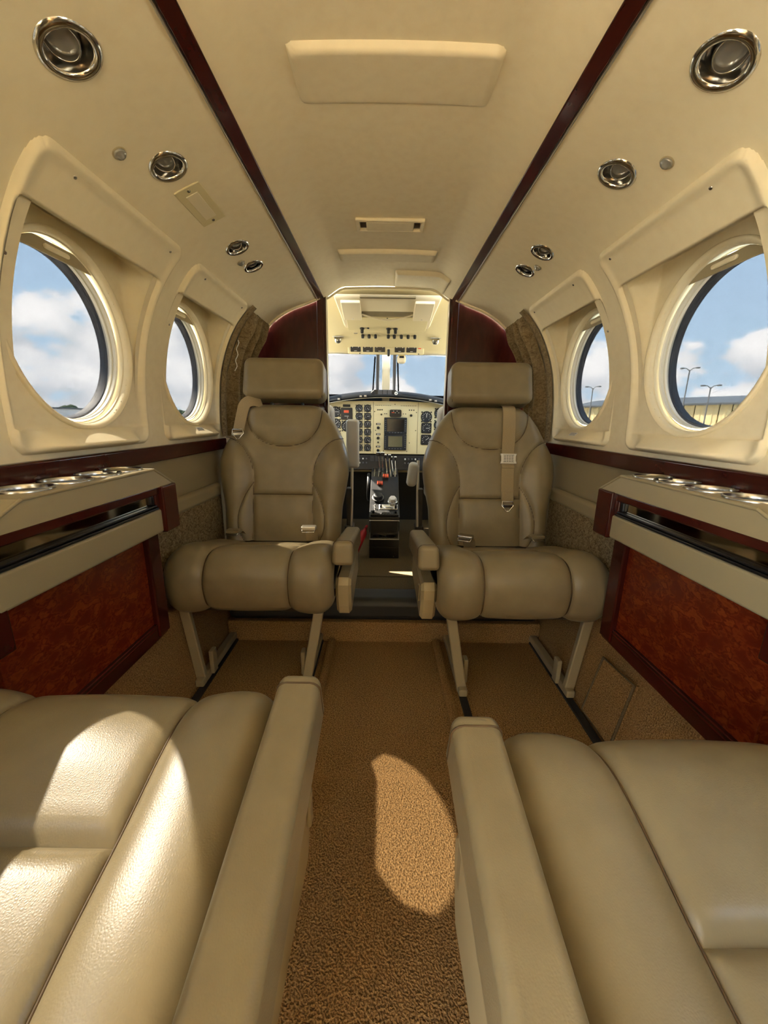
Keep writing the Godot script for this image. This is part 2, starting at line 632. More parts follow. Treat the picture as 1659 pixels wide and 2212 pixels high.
func window(number: int, g: float, fc: float, hw: float, placard: bool, label: String) -> void:
	var o := frame("window_%d" % number, label)
	var CY := 0.970
	var RF := 0.168
	var RY := 0.184
	var XP := 0.664
	var s0 := sec_at_y(1.217)
	var s1 := sec_at_y(0.7325)
	# rows: [section arc length, recess point]
	var rows_def := []
	var sb := sec_at_y(1.142)
	for k in 16:
		rows_def.append([lerpf(s0, sb, k / 15.0), null])
	for k in range(1, 7):
		var t := k / 6.0
		rows_def.append([lerpf(sb, sec_at_y(1.125), t), Vector2(lerpf(0.576, XP, t), 1.143 + 0.044 * t)])
	for k in range(1, 61):
		var t := k / 60.0
		rows_def.append([lerpf(sec_at_y(1.125), sec_at_y(0.785), t), Vector2(XP, lerpf(1.187, 0.782, t))])
	for k in range(1, 15):
		var t := k / 14.0
		var yy := lerpf(0.782, 0.7325, t)
		var xx: float
		if t < 0.66:
			xx = XP - 0.046 * t / 0.66
		else:
			xx = XP - 0.046 + 0.060 * pow((t - 0.66) / 0.34, 2.0)
		rows_def.append([lerpf(sec_at_y(0.785), s1, t), Vector2(xx, yy), 1])
	var cols := []
	var nc := 66
	for k in nc + 1:
		cols.append(hw * sin(lerpf(-1.0, 1.0, float(k) / nc) * 1.32) / sin(1.32))
	var rows := []
	var sm := (s0 + s1) / 2
	var sh := (s1 - s0) / 2
	for rd in rows_def:
		var ss: float = rd[0]
		var p := sec(ss)
		var nn := sec_n(ss)
		var row := PackedVector3Array()
		var narrow := 1.0 - 0.05 * (ss - s0) / (s1 - s0)
		for c in cols:
			var df: float = c * narrow + 0.011
			var q := Vector2(absf(ss - sm), absf(c)) - Vector2(sh - 0.034, hw - 0.034)
			var d := -(Vector2(maxf(q.x, 0), maxf(q.y, 0)).length() + minf(maxf(q.x, q.y), 0.0) - 0.034)
			var h := 0.011 * smoothstep(-0.001, 0.009, d) - 0.005 * smoothstep(0.011, 0.03, d) - (0.008 if d < 0 else 0.0)
			var a := p + nn * h
			if rd[1] != null:
				var w := 1.0 - (smoothstep(0.179, 0.202, df) if df > 0 else smoothstep(0.177, 0.190, -df))
				if rd.size() > 2:
					w *= 1.0 - smoothstep(0.09, 0.165, absf(df))
				a = a.lerp(rd[1], w)
			row.append(W(g * a.x, a.y, fc + df))
		rows.append(row)
	var keep := func(r, c) -> bool:
		var a: Vector3 = (rows[r][c] + rows[r + 1][c + 1]) / 2
		if r < 20 or r > 84:
			return true
		return pow((-a.z - fc) / RF, 2) + pow((a.y - CY) / RY, 2) > 1.0
	var ge := Geo.new()
	ge.grid(rows, false, false, keep)
	obj("surround", ge, M.vinyl, o)
	ge = Geo.new()
	ge.oval(CY, fc, RF, RY, [Vector2(0.0095, XP + 0.003), Vector2(0.009, XP - 0.004), Vector2(0.0075, XP - 0.007), Vector2(0.004, XP - 0.008), Vector2(-0.001, XP - 0.004), Vector2(-0.003, XP + 0.002), Vector2(-0.003, XP + 0.009)], g)
	obj("inner_ring", ge, M.vinyl, o)
	ge = Geo.new()
	ge.oval(CY, fc, RF, RY, [Vector2(-0.003, XP + 0.009), Vector2(-0.005, XP + 0.011), Vector2(-0.005, XP + 0.024), Vector2(-0.008, XP + 0.024)], g, 72, true)
	obj("reveal", ge, M.cream, o)
	ge = Geo.new()
	ge.oval(CY, fc, RF, RY - 0.004, [Vector2(-0.0075, XP + 0.021), Vector2(-0.0095, XP + 0.024), Vector2(-0.0095, XP + 0.030), Vector2(-0.006, XP + 0.031), Vector2(-0.006, XP + 0.034), Vector2(-0.0095, XP + 0.035), Vector2(-0.0095, XP + 0.050)], g, 72, true)
	obj("stepped_ring", ge, M.white_ring, o)
	ge = Geo.new()
	ge.oval(CY, fc, RF, RY - 0.008, [Vector2(0.0, XP + 0.040), Vector2(-0.006, XP + 0.041), Vector2(-0.010, XP + 0.045), Vector2(-0.010, XP + 0.064)], g)
	obj("seal", ge, M.seal_grey, o)
	for x in ([XP + 0.040, XP + 0.045, XP + 0.050, XP + 0.056, XP + 0.061] if fc > 0.2 else [XP + 0.055]):  # extra tinted panes stacked to dim the sky seen through them
		var pts := PackedVector3Array()
		for k in 64:
			var a := TAU * k / 64
			pts.append(W(g * x, CY + sin(a) * (RY - 0.018), fc + cos(a) * (RF - 0.010)))
		ge = Geo.new()
		ge.fan(pts, W(g * x, CY, fc))
		obj("pane", ge, M.pane if fc > 0.2 else M.pane_clear, o)  # unseen aft windows, assumed, get one clear pane to admit fill light
	# pull-down shade and the slot it comes out of
	var chord := 1.114
	var poly := PackedVector2Array()
	var lim := 1.0
	for k in 25:
		var a := asin((chord - CY) / (RY - 0.006))
		a = lerpf(a, PI - a, k / 24.0)
		poly.append(Vector2(cos(a) * (RF - 0.006), minf(CY + sin(a) * (RY - 0.006), chord + 0.026)))
	ge = Geo.new()
	ge.t = Transform3D(Basis(Vector3(0, 0, -1), Vector3.UP, Vector3(g, 0, 0)), W(g * (XP + 0.012), 0, fc))
	ge.prism(poly, 0.0, 0.004, 0.001)
	var sh_o := obj("shade", ge, M.plastic_tan, o)
	ge = Geo.new()
	ge.t = Transform3D(Basis(Vector3(0, 0, -1), Vector3.UP, Vector3(g, 0, 0)), W(g * (XP + 0.012), chord + 0.013, fc))
	ge.prism(rounded(0.062, 0.010, 0.0048), -0.006, 0.001, 0.002)
	obj("shade_handle", ge, M.vinyl, sh_o)
	poly = PackedVector2Array()
	for k in 25:
		var a := lerpf(0.6, PI - 0.6, k / 24.0)
		poly.append(Vector2(cos(a) * (RF - 0.005), CY + sin(a) * (RY - 0.004)))
	ge = Geo.new()
	ge.t = Transform3D(Basis(Vector3(0, 0, -1), Vector3.UP, Vector3(g, 0, 0)), W(g * (XP + 0.033), 0, fc))
	for i in range(poly.size()):
		poly[i].y = maxf(poly[i].y, chord + 0.012)
	ge.prism(poly, 0.0, 0.002)
	obj("shade_backing", ge, M.plastic_tan, o)
	# small screws near the rim
	for sc in [[1.198, -0.12], [1.198, 0.175], [0.985, 0.206], [0.80, 0.203], [1.06, -0.185]]:
		var ss := sec_at_y(sc[0])
		var p := sec(ss) + sec_n(ss) * 0.0065
		ge = Geo.new()
		ge.t = Transform3D(Basis.IDENTITY, W(g * p.x, p.y, fc + sc[1])) * Transform3D(Basis(Quaternion(Vector3.UP, Vector3(g * sec_n(ss).x, sec_n(ss).y, 0))), Vector3.ZERO)
		ge.lathe([Vector2(0.0035, 0), Vector2(0.003, 0.0012), Vector2(0.0012, 0.0016), Vector2(0.0008, 0.0008), Vector2(0.0, 0.0008)], 10)
		obj("screw", ge, M.steel, o)
	if placard:
		ge = Geo.new()
		var pz := Vector3(-g * 0.74, 0.673, 0)
		var py := Vector3(g * 0.673, 0.74, 0)
		ge.t = Transform3D(Basis(py.cross(pz), py, pz), W(g * (XP - 0.0235), 0.7655, fc - 0.01) + pz * 0.0012)
		ge.rbox(Vector3.ZERO, Vector3(0.046, 0.014, 0.001), 0.0004, 1)
		var pl := obj("placard", ge, M.white, o)
		for k in 3:
			var ink := Geo.new()
			ink.t = ge.t
			for q in 4:
				ink.rbox(Vector3(-0.014 + q * 0.0095, 0.004 - k * 0.004, 0.0006), Vector3(0.006 + 0.002 * ((q + k) % 2), 0.0016, 0.0004), 0.0001, 1)
			obj("print", ink, M.ink, pl)


func on_section(g: float, s: float, f: float, lift := 0.0) -> Transform3D:
	var p := sec(s)
	var nn := sec_n(s)
	var y := Vector3(g * nn.x, nn.y, 0)
	var z := Vector3(0, 0, 1)
	var x := y.cross(z)
	return Transform3D(Basis(x, y, z), W(g * p.x, p.y, f) + y * lift)


func reading_lamp(g: float, f: float, r: float, vent: bool) -> void:
	var at := on_section(g, lamp_s(), f)
	var o: Node3D
	if vent:
		o = thing("air_vent", "small round chrome air outlet with a black core in the headliner", "vent", Vector3.ZERO, "chrome air outlets in the headliner")
	else:
		var which := "round chrome swivel reading lamp with no sign plate beside it"
		if g < 0 and absf(f - 0.871) < 0.01:
			which = "round chrome reading lamp between a clear button and the sign plate"
		elif g < 0 and absf(f - 1.228) < 0.01:
			which = "round chrome reading lamp just forward of the sign plate"
		o = thing("reading_lamp", which, "lamp", Vector3.ZERO, "chrome reading lamps in the headliner")
	o.transform = at
	var ge := Geo.new()
	ge.lathe([Vector2(r * 0.66, -0.010), Vector2(r * 0.68, 0.0), Vector2(r * 0.74, 0.004), Vector2(r * 0.84, 0.0045), Vector2(r * 0.95, 0.003), Vector2(r * 1.0, -0.001)], 40)
	obj("flange", ge, M.chrome, o)
	ge = Geo.new()
	ge.lathe([Vector2(r * 0.68, -0.001), Vector2(r * 0.66, -0.012), Vector2(r * 0.58, -0.026), Vector2(0.0, -0.030)], 40)
	obj("bowl", ge, M.steel, o)
	var tilt := Basis(Vector3(1, 0, 0), 0.38).rotated(Vector3(0, 0, 1), g * 0.15)
	if vent:
		ge = Geo.new()
		ge.lathe([Vector2(r * 0.5, -0.024), Vector2(r * 0.48, -0.006), Vector2(r * 0.40, -0.004), Vector2(0.0, -0.004)], 24)
		obj("core", ge, M.black, o)
		return
	ge = Geo.new()
	ge.t = Transform3D(tilt, Vector3(-g * r * 0.03, -0.015, r * 0.06))
	ge.lathe([Vector2(r * 0.52, -0.010), Vector2(r * 0.52, 0.008), Vector2(r * 0.49, 0.011), Vector2(r * 0.46, 0.009), Vector2(r * 0.44, 0.0), Vector2(r * 0.40, -0.002)], 36)
	obj("eyeball", ge, M.chrome, o)
	var l := Geo.new()
	l.t = ge.t
	l.lathe([Vector2(r * 0.46, 0.001), Vector2(r * 0.40, 0.004), Vector2(r * 0.26, 0.006), Vector2(0.0, 0.007)], 28)
	obj("lens", l, M.lamp_lens, o)


# ---------------------------------------------------------------- ceiling
func ceiling_y(x: float) -> float:
	var a := absf(x)
	return 1.377 - 0.005 * pow(a / 0.2, 2.0) - 0.044 * smoothstep(0.19, 0.295, a)


func ceiling() -> void:
	var ge := Geo.new()
	var rows := []
	var xs := []
	for k in 21:
		xs.append(lerpf(-0.292, -0.090, k / 20.0))
	for k in range(1, 10):
		xs.append(lerpf(-0.090, 0.090, k / 9.0))
	for k in range(1, 21):
		xs.append(lerpf(0.090, 0.292, k / 20.0))
	var fs := [-1.3, 1.297, 1.347, 1.885]
	for f in fs:
		var row := PackedVector3Array()
		for x in xs:
			row.append(W(x, ceiling_y(x), f))
		rows.append(row)
	ge.grid(rows, false, false, func(r, c): return r != 1 or xs[c] < -0.0901 or xs[c + 1] > 0.0901)
	var o := frame("ceiling", "beige padded ceiling panel between two wooden strips")
	obj("centre_panel", ge, M.vinyl, o)
	for g in [-1.0, 1.0]:
		ge = Geo.new()
		ge.t = Transform3D(Basis(Vector3(0, 0, 1), g * 0.42 * -1.0), W(g * 0.296, 1.3225, 0.29))
		ge.rbox(Vector3.ZERO, Vector3(0.026, 0.010, 3.18), 0.003)
		var tr := obj("trim_%d" % (3 if g < 0 else 4), ge, M.wood_dark)
		structure(tr, "long dark wooden strip along the ceiling edge")
		ge = Geo.new()
		ge.rbox(W(g * 0.3095, 1.3165, 0.29), Vector3(0.004, 0.012, 3.18), 0.0015, 1)
		obj("metal_edge", ge, M.alloy, tr)
	# cream end strip over the doorway
	ge = Geo.new()
	var path := []
	for k in 25:
		var x := lerpf(-0.285, 0.285, k / 24.0)
		path.append(W(x, ceiling_y(x) - 0.004, 1.89))
	ge.tube(path, 0.006, 8)
	obj("end_strip", ge, M.cream, o)

	# raised panels: the aft edge stands proud, the forward edge is flush
	for pd in [["ceiling_hatch", "large wedge-shaped hatch panel in the beige ceiling", 0.0, 0.81, 0.352, 0.128, 0.009, 0.022], ["ceiling_panel", "wide low wedge panel in the ceiling ahead of the slotted vent", -0.006, 1.553, 0.352, 0.108, 0.012, 0.014], ["ceiling_panel", "small wedge panel at the ceiling edge over the cockpit doorway", 0.137, 1.79, 0.222, 0.20, 0.014, 0.012]]:
		var w: float = pd[4]
		var l: float = pd[5]
		var e: float = pd[6]
		rows = []
		var nf := 24
		var nx := 36
		for i in nf + 1:
			var df := (i / float(nf) - 0.5) * l
			var row := PackedVector3Array()
			for k in nx + 1:
				var dx := (k / float(nx) - 0.5) * w
				var q := Vector2(absf(dx), absf(df)) - Vector2(w / 2 - pd[7], l / 2 - pd[7])
				var d: float = -(Vector2(maxf(q.x, 0), maxf(q.y, 0)).length() + minf(maxf(q.x, q.y), 0.0) - pd[7])
				var hh := e * (0.5 - df / l) * 0.9 + 0.0025
				var h := hh * smoothstep(0.0, 0.009, d) - (0.003 if d <= 0.0005 else 0.0)
				row.append(W(pd[2] + dx, ceiling_y(pd[2] + dx) - h, pd[3] + df))
			rows.append(row)
		ge = Geo.new()
		ge.grid(rows)
		tag(obj(pd[0], ge, M.vinyl), pd[1], "panel")
	# slotted vent
	var v := thing("ceiling_vent", "slotted ceiling vent with two dark openings", "vent", W(0.0, 1.375, 1.322))
	for q in [[0.0, -0.031, 0.206, 0.012], [0.0, 0.031, 0.206, 0.012]]:
		ge = Geo.new()
		ge.rbox(Vector3(q[0], -0.003, q[1]), Vector3(q[2], 0.010, q[3]), 0.004)
		obj("bezel", ge, M.vinyl, v)
	for x in [-0.097, 0.097]:
		ge = Geo.new()
		ge.rbox(Vector3(x, -0.003, 0), Vector3(0.012, 0.010, 0.060), 0.004)
		obj("bezel", ge, M.vinyl, v)
	ge = Geo.new()
	ge.quad(Vector3(-0.091, 0.075, -0.026), Vector3(0.091, 0.075, -0.026), Vector3(0.091, 0.075, 0.026), Vector3(-0.091, 0.075, 0.026))
	for sz in [-0.026, 0.026]:
		ge.quad(Vector3(-0.091, 0.075, sz), Vector3(0.091, 0.075, sz), Vector3(0.091, -0.002, sz), Vector3(-0.091, -0.002, sz))
	for sx in [-0.091, 0.091]:
		ge.quad(Vector3(sx, 0.075, -0.026), Vector3(sx, 0.075, 0.026), Vector3(sx, -0.002, 0.026), Vector3(sx, -0.002, -0.026))
	obj("duct", ge, M.alloy, v)
	ge = Geo.new()
	ge.rbox(Vector3(0, -0.004, 0.0), Vector3(0.142, 0.008, 0.052), 0.003)
	obj("flap", ge, M.vinyl, v)

	# lit-sign plate with two screws, on the left headliner
	var at := on_section(-1.0, lamp_s(), 1.007)
	var p := thing("sign_panel", "rectangular beige sign plate with two screws in the headliner", "panel")
	p.transform = at
	ge = Geo.new()
	ge.rbox(Vector3(0, 0.001, 0), Vector3(0.060, 0.004, 0.142), 0.002)
	obj("plate", ge, M.cream_panel, p)
	ge = Geo.new()
	ge.rbox(Vector3(0, 0.0035, 0), Vector3(0.028, 0.002, 0.096), 0.001)
	obj("lens", ge, M.cream, p)
	for z in [-0.060, 0.060]:
		ge = Geo.new()
		ge.t = Transform3D(Basis.IDENTITY, Vector3(0, 0.003, z))
		ge.lathe([Vector2(0.004, 0), Vector2(0.0035, 0.0012), Vector2(0.0, 0.0014)], 12)
		obj("screw", ge, M.steel, p)
	# small clear knobs beside the lamps
	for kd in [[-1.0, 0.792, 0.050], [1.0, 0.792, 0.050], [-1.0, 1.31, 0.022], [1.0, 1.31, 0.022], [-1.0, 0.505, 0.046]]:
		var kn := thing("call_button", "small clear plastic button beside a reading lamp", "button", Vector3.ZERO, "clear buttons in the headliner")
		kn.transform = on_section(kd[0], lamp_s() + kd[2], kd[1])
		ge = Geo.new()
		ge.lathe([Vector2(0.0105, -0.001), Vector2(0.0105, 0.003), Vector2(0.009, 0.005), Vector2(0.006, 0.005), Vector2(0.004, 0.009), Vector2(0.0, 0.0095)], 20)
		obj("cap", ge, M.lamp_lens, kn)
		ge = Geo.new()
		ge.lathe([Vector2(0.0125, -0.001), Vector2(0.0125, 0.001), Vector2(0.010, 0.0015)], 20)
		obj("collar", ge, M.plastic_tan, kn)


# ---------------------------------------------------------------- floor
func floors() -> void:
	var o := frame("floor", "brown tan carpet over the cabin floor")
	var ge := Geo.new()
	ge.rbox(W(0, -0.02, -0.01), Vector3(1.16, 0.04, 2.6), 0.004, 1)
	obj("carpet", ge, M.carpet, o)
	for g in [-1.0, 1.0]:
		ge = Geo.new()
		ge.rbox(W(g * 0.192, 0.006, 0.5), Vector3(0.026, 0.026, 1.56), 0.010, 3)
		obj("rail_cover", ge, M.carpet, o)
		for x in [0.236, 0.552]:
			ge = Geo.new()
			ge.rbox(W(g * x, 0.003, 0.5), Vector3(0.022, 0.010, 1.56), 0.002, 1)
			obj("seat_rail", ge, M.black_matt, o)
	var st := frame("trim_5", "carpeted step with a black rubber sill before the cockpit")
	ge = Geo.new()
	ge.rbox(W(0, 0.035, 1.345), Vector3(1.16, 0.085, 0.125), 0.006)
	obj("riser", ge, M.carpet, st)
	ge = Geo.new()
	ge.rbox(W(0, 0.118, 1.352), Vector3(1.16, 0.090, 0.118), 0.028, 4)
	obj("sill", ge, M.rubber_black, st)
	ge = Geo.new()
	ge.rbox(W(0, 0.0, 2.2), Vector3(1.2, 0.04, 1.62), 0.004, 1)
	obj("cockpit_carpet", ge, M.carpet_grey, o)
	ge = Geo.new()
	ge.rbox(W(0, 0.02, 2.14), Vector3(0.9, 0.008, 0.60), 0.003, 1)
	obj("cockpit_mat", ge, M.carpet_grey, o)
	# pocket of carpet on the right kick panel
	var cf := thing("carpet_flap", "bound carpet flap leaning on the carpeted kick panel", "flap")
	var c := [Vector3(0.602, 0.188, -0.915), Vector3(0.606, 0.196, -0.792), Vector3(0.578, 0.008, -0.800), Vector3(0.578, 0.008, -0.935)]
	ge = Geo.new()
	var inn := Vector3(-0.012, 0.003, 0)
	ge.quad(c[0] + inn, c[1] + inn, c[2] + inn, c[3] + inn)
	for k in 4:
		ge.quad(c[k], c[(k + 1) % 4], c[(k + 1) % 4] + inn, c[k] + inn)
	obj("pad", ge, M.carpet, cf)
	ge = Geo.new()
	ge.tube([c[0] + inn, c[1] + inn, c[2] + inn, c[3] + inn], 0.004, 8, true)
	obj("binding", ge, M.carpet_grey, cf)


# ---------------------------------------------------------------- seats
func belly(d: float, r: float, depth: float) -> float:
	if d >= r:
		return 0.0
	var q := 1.0 - maxf(d, 0.0) / r
	return depth * (1.0 - sqrt(maxf(0.0, 1.0 - q * q)))


func seg_dist(p: Vector2, a: Vector2, b: Vector2) -> float:
	var ab := b - a
	var t := clampf((p - a).dot(ab) / ab.length_squared(), 0.0, 1.0)
	return p.distance_to(a + ab * t)


const CUSHION := [Vector2(-0.235, 0.330), Vector2(-0.12, 0.360), Vector2(-0.03, 0.390), Vector2(0.05, 0.409), Vector2(0.12, 0.429), Vector2(0.17, 0.436), Vector2(0.212, 0.425), Vector2(0.240, 0.395), Vector2(0.252, 0.360), Vector2(0.250, 0.326), Vector2(0.238, 0.290), Vector2(0.215, 0.268), Vector2(0.18, 0.258), Vector2(0.05, 0.256)]


# one leather piece of the cushion: between two arc lengths of the profile and two x
func cushion_piece(prof: Array, lens: Array, u0: float, u1: float, x0: float, x1: float, rs: Array, lift: float) -> Geo:
	var rows := []
	var nu := 46
	var nv := 22
	for i in nu + 1:
		var tu := i / float(nu)
		var u := lerpf(u0, u1, tu)
		var k := 1
		while k < lens.size() - 1 and lens[k] < u:
			k += 1
		var q: float = (u - lens[k - 1]) / (lens[k] - lens[k - 1])
		var p: Vector2 = prof[k - 1].lerp(prof[k], q)
		var d: Vector2 = (prof[mini(k + 1, prof.size() - 1)] - prof[maxi(k - 2, 0)]).normalized()
		var nn := Vector2(-d.y, d.x)
		var row := PackedVector3Array()
		for j in nv + 1:
			var tv := 0.5 - 0.5 * cos(PI * j / nv)
			tv = lerpf(tv, j / float(nv), 0.35)
			var x := lerpf(x0, x1, tv)
			var e := 0.0
			var dists := [u - u0, u1 - u, absf(x - x0), absf(x - x1)]
			for s in 4:
				e = maxf(e, belly(dists[s], rs[s][0], rs[s][1]))
			var up := lift * sin(PI * tv) * smoothstep(0.0, 0.2, tu)
			var a := p + nn * (up - e)
			row.append(Vector3(x, a.y, a.x))
		rows.append(row)
	var ge := Geo.new()
	ge.grid(rows)
	return ge


func make_seat(a: float) -> Node3D:   # a: the side of the aisle, -1 or 1, in the seat's own x; the seat faces +z
	var o := Node3D.new()
	o.name = numbered("cabin_seat")
	add_child(o)
	# cushion
	var prof := smooth(CUSHION, 6)
	var lens := [0.0]
	for i in range(1, prof.size()):
		lens.append(lens[-1] + prof[i].distance_to(prof[i - 1]))
	var total: float = lens[-1]
	var u_seam := 0.0
	for i in prof.size():
		if prof[i].x < 0.045:
			u_seam = lens[i]
	var seam := [0.026, 0.012]
	var side := [0.055, 0.052]
	var none := [0.001, 0.0]
	var xi := 0.118
	var edge := 0.242
	obj("inner_bolster", cushion_piece(prof, lens, 0, total, a * xi, a * edge, [none, none, seam, [0.045, 0.040]], 0.010), M.leather, o)
	obj("outer_bolster", cushion_piece(prof, lens, 0, total, -a * xi, -a * edge, [none, none, seam, side], 0.010), M.leather, o)
	obj("front_roll", cushion_piece(prof, lens, u_seam, total, -xi, xi, [seam, none, seam, seam], 0.004), M.leather, o)
	obj("seat_pad", cushion_piece(prof, lens, 0, u_seam, -xi, xi, [none, seam, seam, seam], 0.002), M.leather, o)
	# stitched lines along the seams
	for x in [-xi, xi]:
		var path := []
		for i in range(0, prof.size() - 1, 2):
			var d: Vector2 = (prof[mini(i + 1, prof.size() - 1)] - prof[maxi(i - 1, 0)]).normalized()
			var p: Vector2 = prof[i] + Vector2(-d.y, d.x) * -0.0092
			path.append(Vector3(x, p.y, p.x))
		var ge := Geo.new()
		ge.tube(path, 0.0016, 6)
		obj("seam", ge, M.leather_seam, o)
	# tray under the cushion
	var gp := Geo.new()
	gp.rbox(Vector3(0, 0.262, -0.02), Vector3(0.43, 0.03, 0.42), 0.008)
	gp.rbox(Vector3(0, 0.31, -0.10), Vector3(0.40, 0.09, 0.27), 0.02)
	obj("seat_pan", gp, M.pan, o)

	# backrest: columns across, rows up its slope
	var B0 := Vector3(0, 0.36, -0.16)
	var SD := Vector3(0, 0.972, -0.236)
	var ND := Vector3(0, 0.236, 0.972)
	var hwk := [Vector2(-0.07, 0.219), Vector2(0.03, 0.220), Vector2(0.13, 0.225), Vector2(0.20, 0.238), Vector2(0.27, 0.247), Vector2(0.33, 0.241), Vector2(0.40, 0.217), Vector2(0.444, 0.194), Vector2(0.48, 0.169), Vector2(0.515, 0.142)]
	var yoke := smooth([Vector2(-0.146, 0.53), Vector2(-0.142, 0.47), Vector2(-0.128, 0.42), Vector2(-0.095, 0.380), Vector2(-0.05, 0.360), Vector2(0, 0.354), Vector2(0.05, 0.360), Vector2(0.095, 0.380), Vector2(0.128, 0.42), Vector2(0.142, 0.47), Vector2(0.146, 0.53)], 3)
	var bol := smooth([Vector2(0.235, 0.39), Vector2(0.195, 0.380), Vector2(0.155, 0.350), Vector2(0.125, 0.300), Vector2(0.112, 0.24), Vector2(0.112, 0.175), Vector2(0.113, -0.07)], 3)
	var wing := smooth([Vector2(0.112, 0.215), Vector2(0.135, 0.175), Vector2(0.155, 0.12), Vector2(0.162, 0.07), Vector2(0.154, 0.02), Vector2(0.125, -0.03)], 3)
	var seams := [yoke, bol, wing, [Vector2(-0.112, 0.171), Vector2(0.112, 0.171)]]
	var depth := func(x: float, s: float, hw: float) -> float:
		var ax := absf(x)
		var b := 0.026 * smoothstep(0.10, 0.18, ax) * (1.0 - smoothstep(0.28, 0.42, s))
		b += 0.010 * exp(-pow((s - 0.09) / 0.07, 2.0)) * (1.0 - smoothstep(0.09, 0.12, ax))
		b += 0.012 * smoothstep(0.36, 0.43, s) * (1.0 - smoothstep(0.10, 0.15, ax))
		var R := 0.055
		if ax > hw - R:
			var q := minf(1.0, (ax - (hw - R)) / R)
			b -= 0.060 * (1.0 - sqrt(maxf(0.0, 1.0 - q * q)))
		if s > 0.485:
			b -= 0.03 * pow((s - 0.485) / 0.03, 2.0)
		return b
	var ns := 110
	var nx := 104
	var rows := []
	var region := []
	for i in ns + 1:
		var s := lerpf(-0.065, 0.512, i / float(ns))
		var hw := 0.0
		for k in range(1, hwk.size()):
			if s <= hwk[k].x or k == hwk.size() - 1:
				var t: float = clampf((s - hwk[k - 1].x) / (hwk[k].x - hwk[k - 1].x), 0, 1)
				hw = cubic_interpolate(hwk[k - 1].y, hwk[k].y, hwk[maxi(k - 2, 0)].y, hwk[mini(k + 1, hwk.size() - 1)].y, t)
				break
		var row := PackedVector3Array()
		var reg := []
		row.append(B0 + Vector3(-hw * 0.93, 0, 0) + SD * s + ND * -0.105)
		reg.append(5)
		for j in nx + 1:
			var t := sin(lerpf(-1.0, 1.0, j / float(nx)) * 1.30) / sin(1.30)
			var x := t * hw
			var p := Vector2(absf(x), s)
			var dm := 1.0
			for line in seams:
				for k in range(line.size() - 1):
					var q0: Vector2 = line[k]
					if absf(q0.y - s) > 0.08 and absf(line[k + 1].y - s) > 0.08:
						continue
					dm = minf(dm, seg_dist(p, q0, line[k + 1]))
			var n: float = depth.call(x, s, hw) - belly(dm, 0.020, 0.010)
			row.append(B0 + Vector3(x, 0, 0) + SD * s + ND * n)
			reg.append(back_region(x, s, yoke, bol, wing))
		row.append(B0 + Vector3(hw * 0.93, 0, 0) + SD * s + ND * -0.105)
		reg.append(5)
		rows.append(row)
		region.append(reg)
	var names := ["upper_panel", "yoke_panel", "lumbar_panel", "wing_panel", "wing_panel", "side_bolster", "side_bolster"]
	for code in 7:
		var ge := Geo.new()
		ge.grid(rows, false, false, func(r, c):
			var q: int = region[r][c]
			if q == 5 and rows[r][c].x > 0:
				q = 6
			return q == code)
		obj(names[code], compact(ge), M.leather, o)
	# welts laid in the backrest seams
	for line in [yoke, bol, wing, [Vector2(-0.112, 0.171), Vector2(0, 0.171), Vector2(0.112, 0.171)]]:
		for mir in ([1.0] if (line == yoke or line.size() == 3) else [-1.0, 1.0]):
			var path := []
			for p in line:
				if p.y > -0.05 and p.y < 0.505 and absf(p.x) < 0.225:
					path.append(B0 + Vector3(p.x * mir, 0, 0) + SD * p.y + ND * (depth.call(p.x, p.y, 0.24) - 0.0068))
			var ge := Geo.new()
			ge.tube(path, 0.0015, 6)
			obj("seam", ge, M.leather_seam, o)
	# shell behind the backrest
	var gs := Geo.new()
	gs.t = Transform3D(Basis(Vector3.RIGHT, SD, ND), B0)
	gs.prism(PackedVector2Array([Vector2(-0.19, -0.08), Vector2(0.19, -0.08), Vector2(0.20, 0.10), Vector2(0.222, 0.27), Vector2(0.19, 0.42), Vector2(0.13, 0.505), Vector2(-0.13, 0.505), Vector2(-0.19, 0.42), Vector2(-0.222, 0.27), Vector2(-0.20, 0.10)]), -0.125, -0.095, 0.008)
	obj("back_shell", gs, M.plastic_tan, o)
	# headrest, a little wider at the base
	rows = []
	var ge2 := Geo.new()
	ge2.t = Transform3D(Basis(Vector3.RIGHT, SD, ND), B0 + SD * 0.598 + ND * -0.03)
	ge2.rbox(Vector3.ZERO, Vector3(0.305, 0.152, 0.112), 0.030, 5)
	for i in ge2.v.size():
		var p := ge2.t.affine_inverse() * ge2.v[i]
		p.x *= 1.0 - 0.22 * p.y
		p.z += 0.012 * cos(p.x / 0.16 * 1.4) * (1.0 if p.z > 0 else 0.3)
		ge2.v[i] = ge2.t * p
	var hr := obj("headrest", ge2, M.leather, o)
	for sx in [-1.0, 1.0]:
		var path := []
		for k in 20:
			var y := lerpf(-0.072, 0.066, k / 19.0)
			path.append(B0 + SD * (0.598 + y) + ND * (-0.03 + 0.0485 - 0.014 * pow(absf(y) / 0.072, 6.0)) + Vector3(sx * (0.142 - 0.035 * y), 0, 0))
		var ge := Geo.new()
		ge.tube(path, 0.0013, 6)
		obj("seam", ge, M.leather_seam, hr)
	for sx in [-0.06, 0.06]:
		var gpost := Geo.new()
		gpost.tube([B0 + SD * 0.44 + ND * -0.05 + Vector3(sx, 0, 0), B0 + SD * 0.56 + ND * -0.05 + Vector3(sx, 0, 0)], 0.006, 8)
		obj("headrest_post", gpost, M.black, o)

	# aisle armrest
	var tilt := Basis(Vector3.RIGHT, -0.16)
	var arm_at := Transform3D(tilt, Vector3(a * 0.268, 0.409, 0.030))
	var ga := Geo.new()
	ga.t = arm_at
	ga.rbox(Vector3(0, 0, 0), Vector3(0.057, 0.066, 0.37), 0.013, 4)
